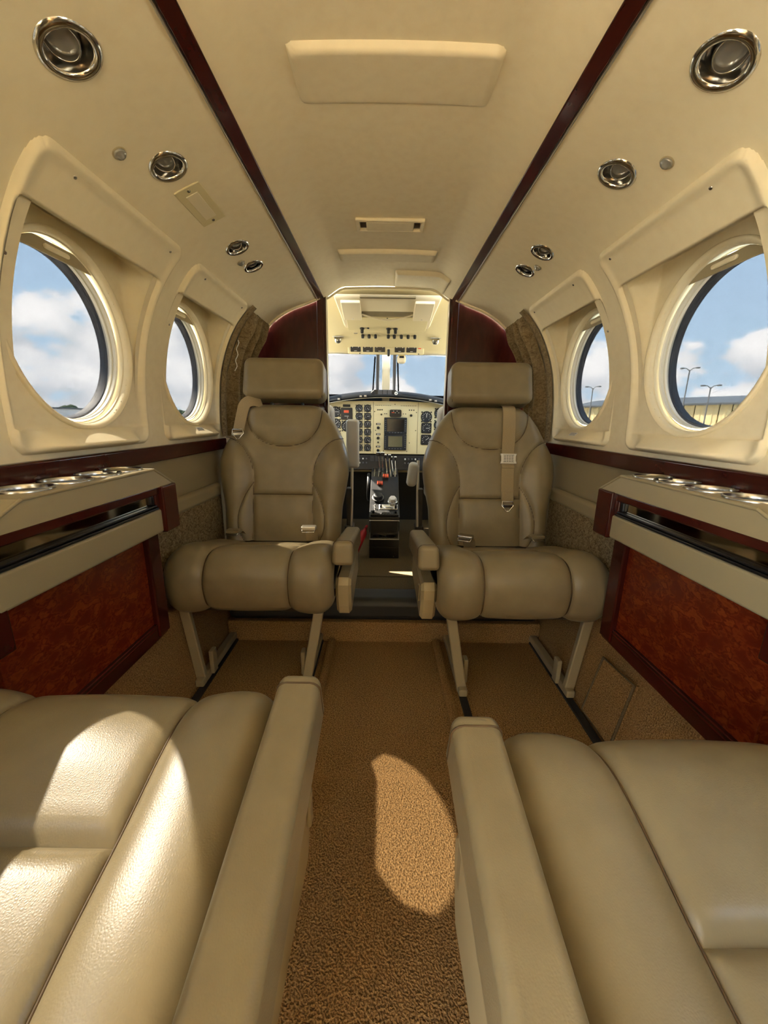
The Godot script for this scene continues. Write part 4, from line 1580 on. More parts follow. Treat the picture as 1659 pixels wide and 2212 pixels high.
func cockpit() -> void:
	# instrument panel
	var p := thing("instrument_panel", "cream instrument panel with round gauges and two screens", "instrument panel", W(0, 0, 2.75))
	var ge := Geo.new()
	var poly := PackedVector2Array([Vector2(-0.60, 0.565), Vector2(0.60, 0.565), Vector2(0.60, 0.90), Vector2(0.40, 0.918), Vector2(0.15, 0.926), Vector2(-0.15, 0.926), Vector2(-0.40, 0.918), Vector2(-0.60, 0.90)])
	ge.prism(poly, -0.02, 0.0, 0.002)
	obj("face_plate", ge, M.cream_panel, p)
	for x in [-0.083, 0.226]:
		ge = Geo.new()
		ge.rbox(Vector3(x, 0.745, 0.0005), Vector3(0.004, 0.352, 0.002), 0.0005, 1)
		obj("panel_joint", ge, M.plastic_tan, p)
	var needles := [[-0.9, -0.85], [0.05, 0.05], [1.2, 1.4], [1.5, 1.5], [-0.5, -0.5], [-1.9, -1.2]]
	for k in 6:
		for c in 2:
			gauge(p, [-0.182, -0.124][c], 0.876 - 0.0536 * k, 0.0235, needles[k][c])
	gauge(p, 0.285, 0.824, 0.036, 1.5)
	gauge(p, 0.287, 0.748, 0.034, 0.0, true)
	gauge(p, 0.287, 0.668, 0.034, 0.6, true)
	gauge(p, -0.268, 0.755, 0.036, 1.0)
	for k in 3:
		gauge(p, -0.345, 0.85 - 0.08 * k, 0.034, 0.7 * k)
		gauge(p, 0.375, 0.85 - 0.08 * k, 0.034, 2.0 - k)
	# attitude instrument
	ge = Geo.new()
	ge.t = Transform3D(Basis.IDENTITY, Vector3(-0.268, 0.838, 0))
	ge.prism(rounded(0.080, 0.082, 0.006), -0.002, 0.008, 0.001)
	var at := obj("attitude_indicator", ge, M.black, p)
	ge = Geo.new()
	ge.rbox(Vector3(-0.270, 0.853, 0.009), Vector3(0.034, 0.018, 0.002), 0.0005, 1)
	obj("horizon_card", ge, M.orange, at)
	ge = Geo.new()
	ge.rbox(Vector3(-0.268, 0.822, 0.009), Vector3(0.030, 0.002, 0.001), 0.0003, 1)
	ge.rbox(Vector3(-0.262, 0.812, 0.009), Vector3(0.002, 0.012, 0.001), 0.0003, 1)
	obj("markings", ge, M.white, at)
	ge = Geo.new()
	ge.rbox(Vector3(-0.268, 0.892, 0.003), Vector3(0.052, 0.017, 0.008), 0.002, 1)
	obj("mode_display", ge, M.black, p)
	# screens
	ge = Geo.new()
	ge.t = Transform3D(Basis.IDENTITY, Vector3(0.070, 0.845, 0))
	ge.prism(rounded(0.082, 0.050, 0.010), -0.002, 0.009, 0.001)
	var up := obj("standby_indicator", ge, M.black, p)
	ge = Geo.new()
	ge.rbox(Vector3(0.052, 0.850, 0.010), Vector3(0.018, 0.004, 0.001), 0.0003, 1)
	obj("bar", ge, M.orange, up)
	ge = Geo.new()
	for k in 4:
		ge.rbox(Vector3(0.056 + 0.012 * k, 0.860 - 0.011 * (k % 2), 0.010), Vector3(0.006, 0.003, 0.001), 0.0003, 1)
	obj("markings", ge, M.white, up)
	for sd in [[0.761, 0.112, "screen_dark", 0.118, 0.086], [0.649, 0.110, "screen_green", 0.098, 0.074]]:
		ge = Geo.new()
		ge.t = Transform3D(Basis.IDENTITY, Vector3(0.071, sd[0], 0))
		ge.prism(rounded(0.158, sd[1], 0.004), -0.002, 0.014, 0.002)
		var dsp := obj("display_unit", ge, M.black_matt, p)
		ge = Geo.new()
		ge.rbox(Vector3(0.071, sd[0] + 0.004, 0.0142), Vector3(sd[3], sd[4], 0.002), 0.0005, 1)
		obj("display_screen", ge, M[sd[2]], dsp)
		for sx in [-1.0, 1.0]:
			for k in 6:
				ge = Geo.new()
				ge.rbox(Vector3(0.071 + sx * 0.069, sd[0] + 0.036 - 0.014 * k, 0.0145), Vector3(0.008, 0.005, 0.003), 0.001, 1)
				obj("key", ge, M.seal_grey, dsp)
		for k in 5:
			ge = Geo.new()
			ge.rbox(Vector3(0.031 + 0.020 * k, sd[0] - sd[1] / 2 + 0.010, 0.0145), Vector3(0.010, 0.005, 0.003), 0.001, 1)
			obj("key", ge, M.seal_grey, dsp)
	# knobs with small labels above
	for y in [0.746, 0.676, 0.590]:
		knob(p, "knob", Vector3(-0.049, y, 0), Vector3.BACK, 0.0105, 0.012, M.black)
		ge = Geo.new()
		ge.rbox(Vector3(-0.049, y + 0.026, 0.001), Vector3(0.030, 0.012, 0.003), 0.001, 1)
		var lb := obj("label_plate", ge, M.black, p)
		ge = Geo.new()
		ge.rbox(Vector3(-0.052, y + 0.026, 0.0028), Vector3(0.008, 0.005, 0.0005), 0.0001, 1)
		ge.rbox(Vector3(-0.042, y + 0.026, 0.0028), Vector3(0.008, 0.005, 0.0005), 0.0001, 1)
		obj("print", ge, M.white, lb)
	knob(p, "knob", Vector3(0.178, 0.832, 0), Vector3.BACK, 0.009, 0.012, M.black)
	knob(p, "knob", Vector3(-0.028, 0.836, 0), Vector3.BACK, 0.006, 0.010, M.pan)
	knob(p, "knob", Vector3(-0.049, 0.646, 0), Vector3.BACK, 0.006, 0.010, M.pan)
	for k in 9:
		for sx in [-0.066, 0.108]:
			knob(p, "indicator", Vector3(sx + 0.0125 * k, 0.897, 0), Vector3.BACK, 0.0026, 0.002, M.pan)
	for k in 3:
		knob(p, "indicator", Vector3(-0.052 + 0.014 * k, 0.868, 0), Vector3.BACK, 0.0045, 0.003, M.black)
		knob(p, "indicator", Vector3(0.166 + 0.015 * k, 0.868, 0), Vector3.BACK, 0.0045, 0.003, M.black)
	for q in [[-0.075, 0.855], [0.215, 0.853], [-0.068, 0.728], [0.213, 0.730], [-0.010, 0.585], [0.155, 0.585], [0.171, 0.645], [-0.005, 0.842], [0.008, 0.842], [0.124, 0.842], [0.14, 0.842], [0.065, 0.905]]:
		knob(p, "screw", Vector3(q[0], q[1], 0), Vector3.BACK, 0.0034, 0.0015, M.pan)
	# dark sub-panel under it
	var sp := thing("sub_panel", "black sub-panel of switches and slots under the cream instrument panel", "instrument panel", W(0, 0, 2.73))
	ge = Geo.new()
	ge.t = Transform3D(Basis(Vector3.RIGHT, -0.25), Vector3(0, 0.505, 0))
	ge.rbox(Vector3.ZERO, Vector3(1.16, 0.105, 0.03), 0.004)
	obj("plate", ge, M.black, sp)
	for r in 4:
		for k in 5:
			ge = Geo.new()
			ge.t = Transform3D(Basis(Vector3.RIGHT, -0.25), Vector3(0, 0.505, 0))
			ge.rbox(Vector3(-0.090 + 0.036 * k, 0.042 - 0.010 * r, 0.016), Vector3(0.026, 0.0022, 0.003), 0.0005, 1)
			obj("slot", ge, M.seal_grey, sp)
	for r in 2:
		for k in 5:
			for sx in [-0.225, 0.142]:
				knob(sp, "breaker", Vector3(sx + 0.024 * k, 0.535 - 0.030 * r, 0.022 - 0.008 * r), Vector3(0, -0.25, 1), 0.0055, 0.008, M.seal_grey if (k + r) % 3 else M.white)
	for q in [-0.01, 0.055, 0.125]:
		var ring := knob(sp, "meter", Vector3(q, 0.478, 0.008), Vector3(0, -0.25, 1), 0.022, 0.006, M.dial)
		ge = Geo.new()
		ge.t = Transform3D(Basis(Vector3.RIGHT, -0.25), Vector3(q, 0.4775, 0.0155))
		for k in 5:
			ge.rbox(Vector3(-0.012 + 0.006 * k, 0.004 + 0.004 * sin(k * 0.78), 0), Vector3(0.002, 0.005, 0.0005), 0.0001, 1)
		obj("markings", ge, M.white, ring)
	ge = Geo.new()
	ge.rbox(Vector3(0, 0.448, -0.02), Vector3(1.16, 0.022, 0.05), 0.010, 3)
	obj("lower_roll", ge, M.leather, sp)
	# glareshield
	var gs := thing("glareshield", "dark padded glareshield above the instrument panel", "glareshield")
	ge = Geo.new()
	var rows := []
	for q in [[2.70, -0.052], [2.665, -0.048], [2.655, -0.038], [2.665, -0.022], [2.72, -0.008], [2.80, 0.0], [2.99, -0.005]]:
		var row := PackedVector3Array()
		for k in 41:
			var x := lerpf(-0.64, 0.64, k / 40.0)
			row.append(W(x, 0.985 - 0.055 * pow(x / 0.42, 2.0) * 0.9 + q[1] + 0.012, q[0]))
		rows.append(row)
	ge.grid(rows)
	obj("pad", ge, M.rubber_black, gs)
	ge = Geo.new()
	var path := []
	for k in 31:
		var x := lerpf(-0.42, 0.42, k / 30.0)
		path.append(W(x, 0.945 - 0.05 * pow(x / 0.42, 2.0), 2.672))
	ge.tube(path, 0.003, 6)
	obj("bright_lip", ge, M.alloy, gs)
	var an := thing("annunciator", "black annunciator box with small lettered tiles on the glareshield", "warning panel", W(-0.008, 0.972, 2.66))
	ge = Geo.new()
	ge.prism(PackedVector2Array([Vector2(-0.092, -0.016), Vector2(0.092, -0.016), Vector2(0.092, 0.004), Vector2(0.072, 0.022), Vector2(-0.070, 0.022), Vector2(-0.092, 0.004)]), -0.08, 0.0, 0.003)
	obj("housing", ge, M.black, an)
	for r in 4:
		for k in 3:
			ge = Geo.new()
			ge.rbox(Vector3(-0.030 + 0.032 * k, 0.015 - 0.0085 * r, 0.001), Vector3(0.027, 0.006, 0.002), 0.0005, 1)
			obj("tile", ge, M.seal_grey, an)
	knob(an, "knob", Vector3(0.076, 0.0, 0), Vector3.BACK, 0.011, 0.006, M.white)
	knob(an, "knob", Vector3(0.076, 0.0, 0.004), Vector3.BACK, 0.004, 0.006, M.black)
	knob(an, "knob", Vector3(-0.074, 0.0, 0), Vector3.BACK, 0.012, 0.006, M.black_matt)
	for x in [-0.165, -0.135, 0.295, 0.33, -0.31]:
		var kb := thing("glareshield_switch", "small square switch on the glareshield edge", "switch", W(x, 0.958 - 0.05 * pow(x / 0.42, 2.0), 2.655), "switches on the glareshield")
		ge = Geo.new()
		ge.rbox(Vector3.ZERO, Vector3(0.022, 0.018, 0.02), 0.003)
		obj("body", ge, M.black, kb)
		ge = Geo.new()
		ge.rbox(Vector3(0, 0, 0.0105), Vector3(0.014, 0.010, 0.002), 0.001, 1)
		obj("cap", ge, M.alloy, kb)
	overhead()
	pedestal()
	pilot_seats()


func overhead() -> void:
	var o := thing("overhead_panel", "cream overhead panel with black knobs and five square gauges", "instrument panel")
	var ge := Geo.new()
	# tapered housing from the doorway head down to the gauge strip
	var rows := []
	for q in [[1.965, 1.372, 0.252], [1.985, 1.352, 0.246], [2.15, 1.324, 0.236], [2.42, 1.270, 0.222], [2.44, 1.262, 0.222]]:
		rows.append(PackedVector3Array([W(-q[2], q[1] + 0.09, q[0]), W(-q[2] - 0.004, q[1], q[0]), W(-q[2] + 0.004, q[1] - 0.006, q[0]), W(0, q[1] - 0.006, q[0]), W(q[2] - 0.004, q[1] - 0.006, q[0]), W(q[2] + 0.004, q[1], q[0]), W(q[2], q[1] + 0.09, q[0])]))
	ge.grid(rows)
	obj("housing", ge, M.cream, o)
	var A := W(0, 1.320, 2.15)
	var Bv := (W(0, 1.265, 2.42) - A).normalized()
	var N := Vector3.RIGHT.cross(Bv).normalized()
	if N.y > 0:
		N = -N
	var bas := Basis(Vector3.RIGHT, N, Bv)
	ge = Geo.new()
	ge.t = Transform3D(bas, A + Bv * 0.138)
	ge.rbox(Vector3(0, 0.003, 0), Vector3(0.425, 0.006, 0.262), 0.002)
	var plate := obj("switch_plate", ge, M.cream_panel, o)
	for q in [[-0.19, 0.012], [0.0, 0.012], [0.19, 0.012], [-0.19, 0.252], [0.0, 0.252], [0.19, 0.252]]:
		knob(plate, "screw", A + Bv * q[1] + N * 0.006 + Vector3(q[0], 0, 0), N, 0.004, 0.0015, M.pan)
	for x in [-0.136, -0.100, -0.064, 0.008, 0.042, 0.082, 0.120, 0.158]:
		var k := knob(o, "switch_knob", A + Bv * 0.200 + N * 0.006 + Vector3(x, 0, 0), N, 0.009, 0.026, M.black)
		knob(k, "skirt", A + Bv * 0.200 + N * 0.006 + Vector3(x, 0, 0), N, 0.013, 0.005, M.black)
	for x in [-0.136, 0.008, 0.046]:
		var k := knob(o, "switch_knob", A + Bv * 0.135 + N * 0.006 + Vector3(x, 0, 0), N, 0.009, 0.026, M.black)
		knob(k, "skirt", A + Bv * 0.135 + N * 0.006 + Vector3(x, 0, 0), N, 0.013, 0.005, M.black)
	knob(o, "switch_knob", A + Bv * 0.13 + N * 0.006 + Vector3(-0.103, 0, 0), N, 0.006, 0.004, M.black)
	ge = Geo.new()
	ge.t = Transform3D(bas, A + Bv * 0.19 + N * 0.008 + Vector3(-0.175, 0, 0))
	ge.rbox(Vector3.ZERO, Vector3(0.022, 0.010, 0.018), 0.003)
	obj("rocker", ge, M.alloy, o)
	# gauge strip
	ge = Geo.new()
	ge.t = Transform3D(Basis(Vector3.RIGHT, 0.12), W(-0.004, 1.216, 2.447))
	ge.prism(rounded(0.452, 0.072, 0.010), -0.02, 0.0, 0.003)
	var strip := obj("gauge_strip", ge, M.cream_panel, o)
	for x in [-0.180, -0.107, -0.036, 0.082, 0.152]:
		var gg := Geo.new()
		gg.t = ge.t
		gg.rbox(Vector3(x, 0.002, 0.002), Vector3(0.060, 0.050, 0.008), 0.003)
		var box := obj("square_gauge", gg, M.black, o)
		gg = Geo.new()
		gg.t = ge.t
		for k in 7:
			var a := lerpf(0.5, PI - 0.5, k / 6.0)
			gg.rbox(Vector3(x + cos(a) * 0.020, -0.006 + sin(a) * 0.018, 0.0063), Vector3(0.004, 0.004, 0.0006), 0.0002, 1)
		gg.rbox(Vector3(x, -0.018, 0.0063), Vector3(0.016, 0.002, 0.0006), 0.0002, 1)
		obj("markings", gg, M.white, box)
	var rd := Geo.new()
	rd.t = ge.t
	rd.rbox(Vector3(0.200, 0.004, 0.001), Vector3(0.018, 0.014, 0.004), 0.001, 1)
	obj("warning_tile", rd, M.orange, o)
	for q in [[-0.155, 0.031], [0.02, 0.031], [0.195, 0.031], [-0.155, -0.031], [0.02, -0.031], [0.195, -0.031]]:
		knob(strip, "screw", ge.t * Vector3(q[0], q[1], 0), ge.t.basis.z, 0.0035, 0.0015, M.pan)
	# speaker boxes and the pocket between them
	for g in [-1.0, 1.0]:
		ge = Geo.new()
		ge.t = Transform3D(Basis(Vector3.RIGHT, -0.21), W(g * 0.176, 1.326, 2.07))
		ge.rbox(Vector3.ZERO, Vector3(0.092, 0.022, 0.175), 0.004)
		var sb := obj("speaker_box", ge, M.cream, o)
		knob(sb, "screw", ge.t * Vector3(-g * 0.0, -0.011, -0.07), Vector3.DOWN, 0.005, 0.002, M.alloy)
	ge = Geo.new()
	ge.t = Transform3D(Basis(Vector3.RIGHT, -0.21), W(0, 1.341, 2.06))
	ge.rbox(Vector3.ZERO, Vector3(0.262, 0.012, 0.19), 0.003)
	obj("pocket_back", ge, M.leather, o)
	ge = Geo.new()
	var path := []
	for k in 17:
		var t := k / 16.0
		path.append(W(lerpf(-0.128, 0.128, t), 1.318 - 0.018 * sin(t * PI), 2.115 + 0.035 * sin(t * PI)))
	ge.tube(path, 0.004, 6)
	obj("pocket_lip", ge, M.cream, o)
	# compass below the strip
	var c := thing("compass", "small cream magnetic compass hanging over the windshield post", "compass", W(0.092, 1.17, 2.50))
	ge = Geo.new()
	ge.rbox(Vector3(0, -0.008, 0), Vector3(0.054, 0.050, 0.04), 0.018, 4)
	obj("case", ge, M.cream, c)
	ge = Geo.new()
	ge.rbox(Vector3(0, 0.002, 0.0195), Vector3(0.028, 0.012, 0.003), 0.001, 1)
	obj("compass_window", ge, M.black, c)
	ge = Geo.new()
	ge.tube([W(0.012, 1.205, 2.44), W(0.012, 1.188, 2.435), W(0.012, 1.172, 2.445)], 0.008, 8)
	obj("toggle", ge, M.black, o)


func pedestal() -> void:
	var o := thing("centre_pedestal", "black centre pedestal with throttle levers, trim wheels and cup tray", "pedestal")
	var ge := Geo.new()
	# side profile swept across: F against y
	var prof := PackedVector2Array([Vector2(2.20, 0.02), Vector2(2.72, 0.02), Vector2(2.72, 0.47), Vector2(2.56, 0.468), Vector2(2.46, 0.445), Vector2(2.40, 0.405), Vector2(2.27, 0.318), Vector2(2.13, 0.262), Vector2(2.13, 0.240), Vector2(2.20, 0.240)])
	ge.t = Transform3D(Basis(Vector3(0, 0, -1), Vector3.UP, Vector3(1, 0, 0)), Vector3.ZERO)
	ge.prism(prof, -0.088, 0.088, 0.003)
	obj("body", ge, M.black, o)
	ge = Geo.new()
	ge.rbox(W(0, 0.056, 2.16), Vector3(0.170, 0.072, 0.12), 0.003)
	ge.rbox(W(0, 0.114, 2.103), Vector3(0.170, 0.046, 0.006), 0.002, 1)
	obj("lower_box", ge, M.black, o)
	for x in [-0.055, 0.055]:
		knob(o, "screw", W(x, 0.035, 2.0995), Vector3.BACK, 0.004, 0.002, M.steel)
	# open tray with two cup wells and a thin bright frame
	ge = Geo.new()
	ge.rbox(W(-0.083, 0.19, 2.15), Vector3(0.006, 0.11, 0.10), 0.002, 1)
	ge.rbox(W(0.083, 0.19, 2.15), Vector3(0.006, 0.11, 0.10), 0.002, 1)
	obj("tray_wall", ge, M.black, o)
	ge = Geo.new()
	ge.tube([W(-0.083, 0.139, 2.098), W(0.083, 0.139, 2.098), W(0.083, 0.248, 2.105), W(-0.083, 0.248, 2.105)], 0.0025, 6, true)
	obj("tray_frame", ge, M.alloy, o)
	var sh := CSGBox3D.new()
	sh.name = "tray_shelf"
	sh.size = Vector3(0.160, 0.004, 0.092)
	sh.position = W(0, 0.139, 2.152)
	sh.material = M.steel
	for x in [-0.040, 0.040]:
		var hole := CSGCylinder3D.new()
		hole.radius = 0.032
		hole.height = 0.1
		hole.sides = 28
		hole.operation = CSGShape3D.OPERATION_SUBTRACTION
		hole.position = Vector3(x, 0, 0)
		hole.material = M.steel
		sh.add_child(hole)
	o.add_child(sh)
	for x in [-0.040, 0.040]:
		ge = Geo.new()
		ge.t = Transform3D(Basis.IDENTITY, W(x, 0.1395, 2.152))
		ge.lathe([Vector2(0.034, 0.002), Vector2(0.0318, 0.0025), Vector2(0.0315, -0.040), Vector2(0.0, -0.042)], 28, true)
		obj("cup_well", ge, M.black, o)
	# radio heads on the sloped top
	var A := W(0, 0.262, 2.13)
	var Bv := (W(0, 0.405, 2.40) - A).normalized()
	var N := Bv.cross(Vector3.RIGHT).normalized()
	if N.y < 0:
		N = -N
	var bas := Basis(Vector3.RIGHT, N, -Bv)
	for q in [[0.030, "black", 0.160], [0.082, "steel", 0.110]]:
		ge = Geo.new()
		ge.t = Transform3D(bas, A + Bv * q[0] + N * 0.003 + Vector3(0.022 if q[2] < 0.15 else 0.0, 0, 0))
		ge.rbox(Vector3.ZERO, Vector3(q[2], 0.010, 0.044), 0.002)
		var rh := obj("radio_head", ge, M[q[1]], o)
		for x in [-0.4, 0.4]:
			knob(rh, "knob", ge.t * Vector3(x * q[2], 0.005, 0), N, 0.007, 0.014, M.black)
		for k in 5:
			var kk := Geo.new()
			kk.t = ge.t
			kk.rbox(Vector3(q[2] * (-0.2 + 0.1 * k), 0.006, 0.010), Vector3(0.009, 0.004, 0.006), 0.001, 1)
			obj("key", kk, M.seal_grey, rh)
	for y in [0.060, 0.085]:
		knob(o, "toggle", A + Bv * y + Vector3(-0.055, 0, 0), N, 0.004, 0.022, M.steel)
	# trim knob with scale, and the big pale knob
	knob(o, "trim_dial", A + Bv * 0.175 + Vector3(-0.040, 0, 0), N, 0.037, 0.004, M.black_matt)
	ge = Geo.new()
	for k in 15:
		var a := lerpf(-0.6, PI + 0.6, k / 14.0)
		ge.t = Transform3D(bas, A + Bv * 0.175 + Vector3(-0.040, 0, 0) + N * 0.0045)
		ge.rbox(Vector3(cos(a) * 0.033, 0, -sin(a) * 0.033), Vector3(0.003, 0.0006, 0.003), 0.0002, 1)
	obj("dial_marks", ge, M.white, o)
	knob(o, "trim_knob", A + Bv * 0.172 + Vector3(-0.040, 0, 0), N, 0.029, 0.026, M.black)
	var pk := knob(o, "pale_knob", A + Bv * 0.135 + Vector3(0.048, 0, 0), N, 0.032, 0.010, M.steel)
	ge = Geo.new()
	ge.t = Transform3D(bas, A + Bv * 0.135 + Vector3(0.048, 0, 0))
	ge.lathe([Vector2(0.024, 0.010), Vector2(0.023, 0.030), Vector2(0.020, 0.034), Vector2(0, 0.035)], 6, true)
	obj("knob_top", ge, M.white, pk)
	# trim wheel at the side
	ge = Geo.new()
	ge.t = Transform3D(Basis(Vector3.BACK, PI / 2), W(-0.104, 0.37, 2.50))
	ge.lathe([Vector2(0.085, -0.010), Vector2(0.092, -0.006), Vector2(0.092, 0.006), Vector2(0.085, 0.010), Vector2(0.0, 0.008)], 36)
	obj("trim_wheel", ge, M.black, o)
	# throttle quadrant: chrome guides, levers and handles
	for k in 6:
		ge = Geo.new()
		var x := -0.065 + 0.026 * k
		ge.tube([W(x, 0.447, 2.44), W(x, 0.474, 2.50), W(x, 0.482, 2.56), W(x, 0.478, 2.62)], 0.004, 6)
		obj("lever_guide", ge, M.chrome, o)
	for ld in [[-0.030, 2.42, 0.586, "black", 0.048], [0.016, 2.50, 0.565, "black", 0.036], [0.055, 2.54, 0.548, "black", 0.030]]:
		for dx in [-0.012, 0.012]:
			ge = Geo.new()
			ge.tube([W(ld[0] + dx * 0.7 + 0.01, 0.45, 2.50), W(ld[0] + dx, ld[2], ld[1])], 0.003, 6)
			obj("lever", ge, M.chrome, o)
			ge = Geo.new()
			ge.rbox(W(ld[0] + dx * 1.15, ld[2] + 0.006, ld[1]), Vector3(ld[4] * 0.55, 0.024, 0.024), 0.006, 3)
			var hd := obj("lever_handle", ge, M.black, o)
			ge = Geo.new()
			ge.rbox(W(ld[0] + dx * 1.15, ld[2] + 0.018, ld[1]), Vector3(ld[4] * 0.5, 0.003, 0.020), 0.001, 1)
			obj("handle_cap", ge, M.white, hd)
	for rdk in [[-0.030, 0.385, 2.40], [0.006, 0.425, 2.44]]:
		for k in 3:
			ge = Geo.new()
			ge.t = Transform3D(bas, W(rdk[0] - 0.013 + 0.013 * k, rdk[1] + 0.03, rdk[2]))
			ge.rbox(Vector3.ZERO, Vector3(0.010, 0.012, 0.030), 0.003)
			obj("fuel_lever", ge, M.orange, o)
	# red hand extinguisher beside the left seat
	var ex := thing("fire_extinguisher", "red hand extinguisher lying on the cockpit floor beside the pedestal", "extinguisher", W(-0.142, 0.125, 2.08))
	ge = Geo.new()
	ge.t = Transform3D(Basis(Vector3(1, 0, 0), -0.5).rotated(Vector3.BACK, -0.45), Vector3.ZERO)
	ge.lathe([Vector2(0, -0.085), Vector2(0.018, -0.083), Vector2(0.021, -0.07), Vector2(0.021, 0.055), Vector2(0.016, 0.072), Vector2(0.009, 0.08), Vector2(0.009, 0.09)], 20)
	obj("bottle", ge, M.red, ex)
	var gv := Geo.new()
	gv.t = ge.t
	gv.rbox(Vector3(0, 0.098, 0.006), Vector3(0.014, 0.018, 0.034), 0.004)
	obj("valve", gv, M.red, ex)


func pilot_seats() -> void:
	for g in [-1.0, 1.0]:
		var o := thing("pilot_seat", ("pilot seat with its narrow armrest folded up, left of the pedestal" if g < 0 else "pilot seat with a pale padded armrest, right of the pedestal"), "seat", W(g * 0.46, 0, 2.22))
		var ge := Geo.new()
		ge.t = Transform3D(Basis(Vector3.RIGHT, 0.16), Vector3(0, 0.60, 0.02))
		ge.rbox(Vector3.ZERO, Vector3(0.36, 0.56, 0.09), 0.035, 4)
		obj("backrest", ge, M.grey_leather, o)
		ge = Geo.new()
		ge.rbox(Vector3(0, 0.34, -0.22), Vector3(0.38, 0.10, 0.40), 0.035, 4)
		obj("cushion", ge, M.grey_leather, o)
		ge = Geo.new()
		ge.rbox(Vector3(0, 0.18, -0.20), Vector3(0.30, 0.22, 0.34), 0.01)
		obj("base", ge, M.black, o)
		ge = Geo.new()
		ge.rbox(Vector3(-g * 0.255, 0.22, 0.03), Vector3(0.03, 0.40, 0.06), 0.006)
		ge.rbox(Vector3(-g * 0.255, 0.115, 0.02), Vector3(0.05, 0.17, 0.10), 0.008)
		obj("side_frame", ge, M.pan, o)
		ge = Geo.new()
		ge.tube([Vector3(-g * 0.272, 0.58, 0.02), Vector3(-g * 0.272, 0.42, 0.05), Vector3(-g * 0.268, 0.18, 0.06)], 0.008, 8)
		obj("support_tube", ge, M.alloy, o)
		ge = Geo.new()
		if g < 0:
			ge.rbox(Vector3(0.276, 0.668, 0.02), Vector3(0.072, 0.27, 0.05), 0.016, 4)
		else:
			ge.t = Transform3D(Basis(Vector3.BACK, -0.12), Vector3(-0.302, 0.50, 0.02))
			ge.rbox(Vector3.ZERO, Vector3(0.058, 0.14, 0.06), 0.024, 5)
		obj("armrest", ge, M.grey_leather, o)


# ---------------------------------------------------------------- aft end and outside
func aft_end() -> void:
	var o := frame("wall_back", "aft cabin wall")
	var ge := Geo.new()
	ge.rbox(W(0, 0.68, -1.32), Vector3(1.40, 1.42, 0.03), 0.004, 1)
	obj("panel", ge, M.vinyl, o)
	# open door added out of view for fill daylight: its frame and lowered steps on the left side, behind the seats
	o = frame("added_door_1", "added open entrance doorway with lowered steps, unseen, lets in fill light")
	ge = Geo.new()
	for f in DOOR_F:
		ge.rbox(W(-0.69, 0.60, f), Vector3(0.07, 1.24, 0.03), 0.008)
	ge.rbox(W(-0.68, 1.235, -0.80), Vector3(0.10, 0.03, 0.72), 0.008)
	obj("door_frame", ge, M.vinyl, o)
	ge = Geo.new()
	ge.t = Transform3D(Basis(Vector3.BACK, 0.85), W(-1.10, -0.56, -0.80))
	ge.rbox(Vector3.ZERO, Vector3(1.30, 0.08, 0.66), 0.02)
	obj("door_leaf", ge, M.skin_white, o)
	for k in 4:
		ge = Geo.new()
		ge.rbox(W(-0.82 - 0.20 * k, -0.22 - 0.23 * k, -0.80), Vector3(0.24, 0.03, 0.54), 0.006)
		obj("tread", ge, M.carpet, o)


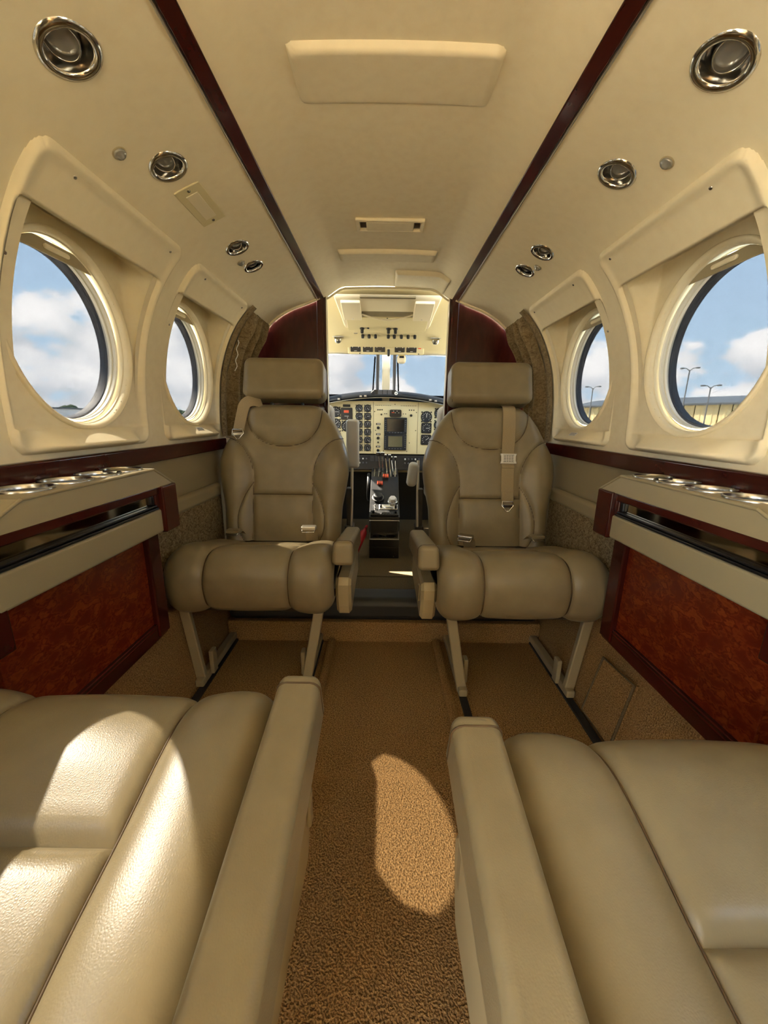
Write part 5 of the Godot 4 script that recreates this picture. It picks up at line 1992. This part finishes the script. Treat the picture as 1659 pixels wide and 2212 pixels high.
func outside() -> void:
	var ge := Geo.new()
	ge.quad(Vector3(-900, -1.25, -900), Vector3(900, -1.25, -900), Vector3(900, -1.25, 900), Vector3(-900, -1.25, 900))
	var o := obj("ground", ge, M.concrete)
	structure(o, "pale concrete apron outside the aircraft")
	# hangar to the right
	var h := thing("hangar", "cream ribbed metal hangar with a grey curved roof beyond the right windows", "building", Vector3(35, -1.25, -38))
	h.rotation.y = 0.5
	ge = Geo.new()
	ge.rbox(Vector3(0.25, 1.95, -0.5), Vector3(0.2, 3.9, 37.0), 0.03, 1)
	obj("frame_wall", ge, M.roofing, h)
	var sheet := Geo.new()
	sheet.rbox(Vector3.ZERO, Vector3(0.2, 3.9, 0.98), 0.06, 1)
	sheet.rbox(Vector3(-0.12, 0, 0), Vector3(0.08, 3.9, 0.16), 0.03, 1)
	var sheet_mesh := sheet.mesh()
	for k in 34:
		var sp := obj("wall_panel", sheet_mesh, M.siding, h)
		sp.position = Vector3(0, 1.95, 17.2 - 1.06 * k)
	ge = Geo.new()
	var rows := []
	for z in [18.0, -19.0]:
		var row := PackedVector3Array()
		for k in 17:
			var t := k / 16.0
			row.append(Vector3(-0.6 + 18.0 * t, 3.9 + 1.2 * sin(t * PI), z))
		rows.append(row)
	ge.grid(rows)
	obj("roof", ge, M.roofing, h)
	ge = Geo.new()
	ge.rbox(Vector3(-0.45, 3.95, -0.5), Vector3(0.4, 0.22, 37.0), 0.03, 1)
	obj("fascia", ge, M.roofing, h)
	for pd in [[24.0, -32.0, 6.1], [24.8, -30.6, 4.7], [18.4, -35.5, 4.9]]:
		var p := thing("light_pole", ["tallest apron light pole, well clear of the hangar roof", "short apron light pole beside the tallest pole", "apron light pole seen by the far small window, alone"][0 if pd[2] > 6 else (1 if pd[0] > 20 else 2)], "light pole", Vector3(pd[0], -1.25, pd[1]))
		ge = Geo.new()
		ge.tube([Vector3(0, 0, 0), Vector3(0, pd[2], 0)], 0.045, 8)
		obj("mast", ge, M.pole, p)
		for g in [-1.0, 1.0]:
			ge = Geo.new()
			ge.tube([Vector3(0, pd[2] - 0.1, 0), Vector3(0.15 * g, pd[2] + 0.10, 0.10 * g), Vector3(0.34 * g, pd[2] + 0.14, 0.22 * g)], 0.03, 6)
			ge.rbox(Vector3(0.42 * g, pd[2] + 0.13, 0.26 * g), Vector3(0.26, 0.10, 0.2), 0.03, 1)
			obj("lamp_head", ge, M.pole, p)
	# far tree line and sheds to the left
	rng.seed = 5
	for k in 16:
		var t := thing("far_tree", "low dark tree on the far edge of the apron", "tree", Vector3(-150 - rng.randf() * 30, -1.25, -60 - 24.0 * k + rng.randf() * 8), "far trees beyond the apron")
		ge = Geo.new()
		for q in 4:
			ge.t = Transform3D(Basis.IDENTITY, Vector3(rng.randf_range(-4, 4), rng.randf_range(2, 4), rng.randf_range(-6, 6)))
			var r := rng.randf_range(2.5, 4.0)
			ge.lathe([Vector2(0, -r), Vector2(r * 0.8, -r * 0.7), Vector2(r * 1.1, 0), Vector2(r * 0.7, r * 0.7), Vector2(0, r)], 10)
		obj("crown", ge, M.foliage, t)
	var b := thing("far_terminal", "long pale low building on the horizon", "building", Vector3(-130, -1.25, -150))
	ge = Geo.new()
	ge.rbox(Vector3(0, 2.0, 0), Vector3(14, 4.0, 46), 0.2, 1)
	obj("walls", ge, M.skin_white, b)
	ge = Geo.new()
	ge.rbox(Vector3(0, 4.2, 0), Vector3(15, 0.5, 48), 0.1, 1)
	obj("roof", ge, M.roofing, b)


func _ready() -> void:
	rng.seed = 1
	make_section()
	lighting()
	materials()
	floors()
	side_wall(-1.0)
	side_wall(1.0)
	ceiling()
	partition()
	aft_end()
	cockpit_shell()
	window(1, -1.0, 0.876, 0.212, false, "large oval cabin window with sunlit sill beside the near cup holders")
	window(2, 1.0, 0.876, 0.212, false, "large oval cabin window that shows the hangar and light poles")
	window(3, -1.0, 1.358, 0.205, true, "oval cabin window with a placard in the patch of sun")
	window(4, 1.0, 1.358, 0.205, true, "oval cabin window with a small placard in shade below")
	for k in [2, 3, 4]:
		for g in [-1.0, 1.0]:
			if g < 0 and k == 4:
				continue
			window(1 + 2 * k + (0 if g < 0 else 1), g, WIN_F[k], 0.196, false, "oval cabin window beside the aft seats")
	seats()
	cabinet(-1.0, "wood and beige side cabinet with four cup holders beside the sunlit window")
	cabinet(1.0, "wood and beige side cabinet with a red burl panel and four cup holders")
	cockpit()
	for g in [-1.0, 1.0]:
		for k in LAMP_F.size():
			reading_lamp(g, LAMP_F[k], LAMP_R[k], k == 3)
	outside()
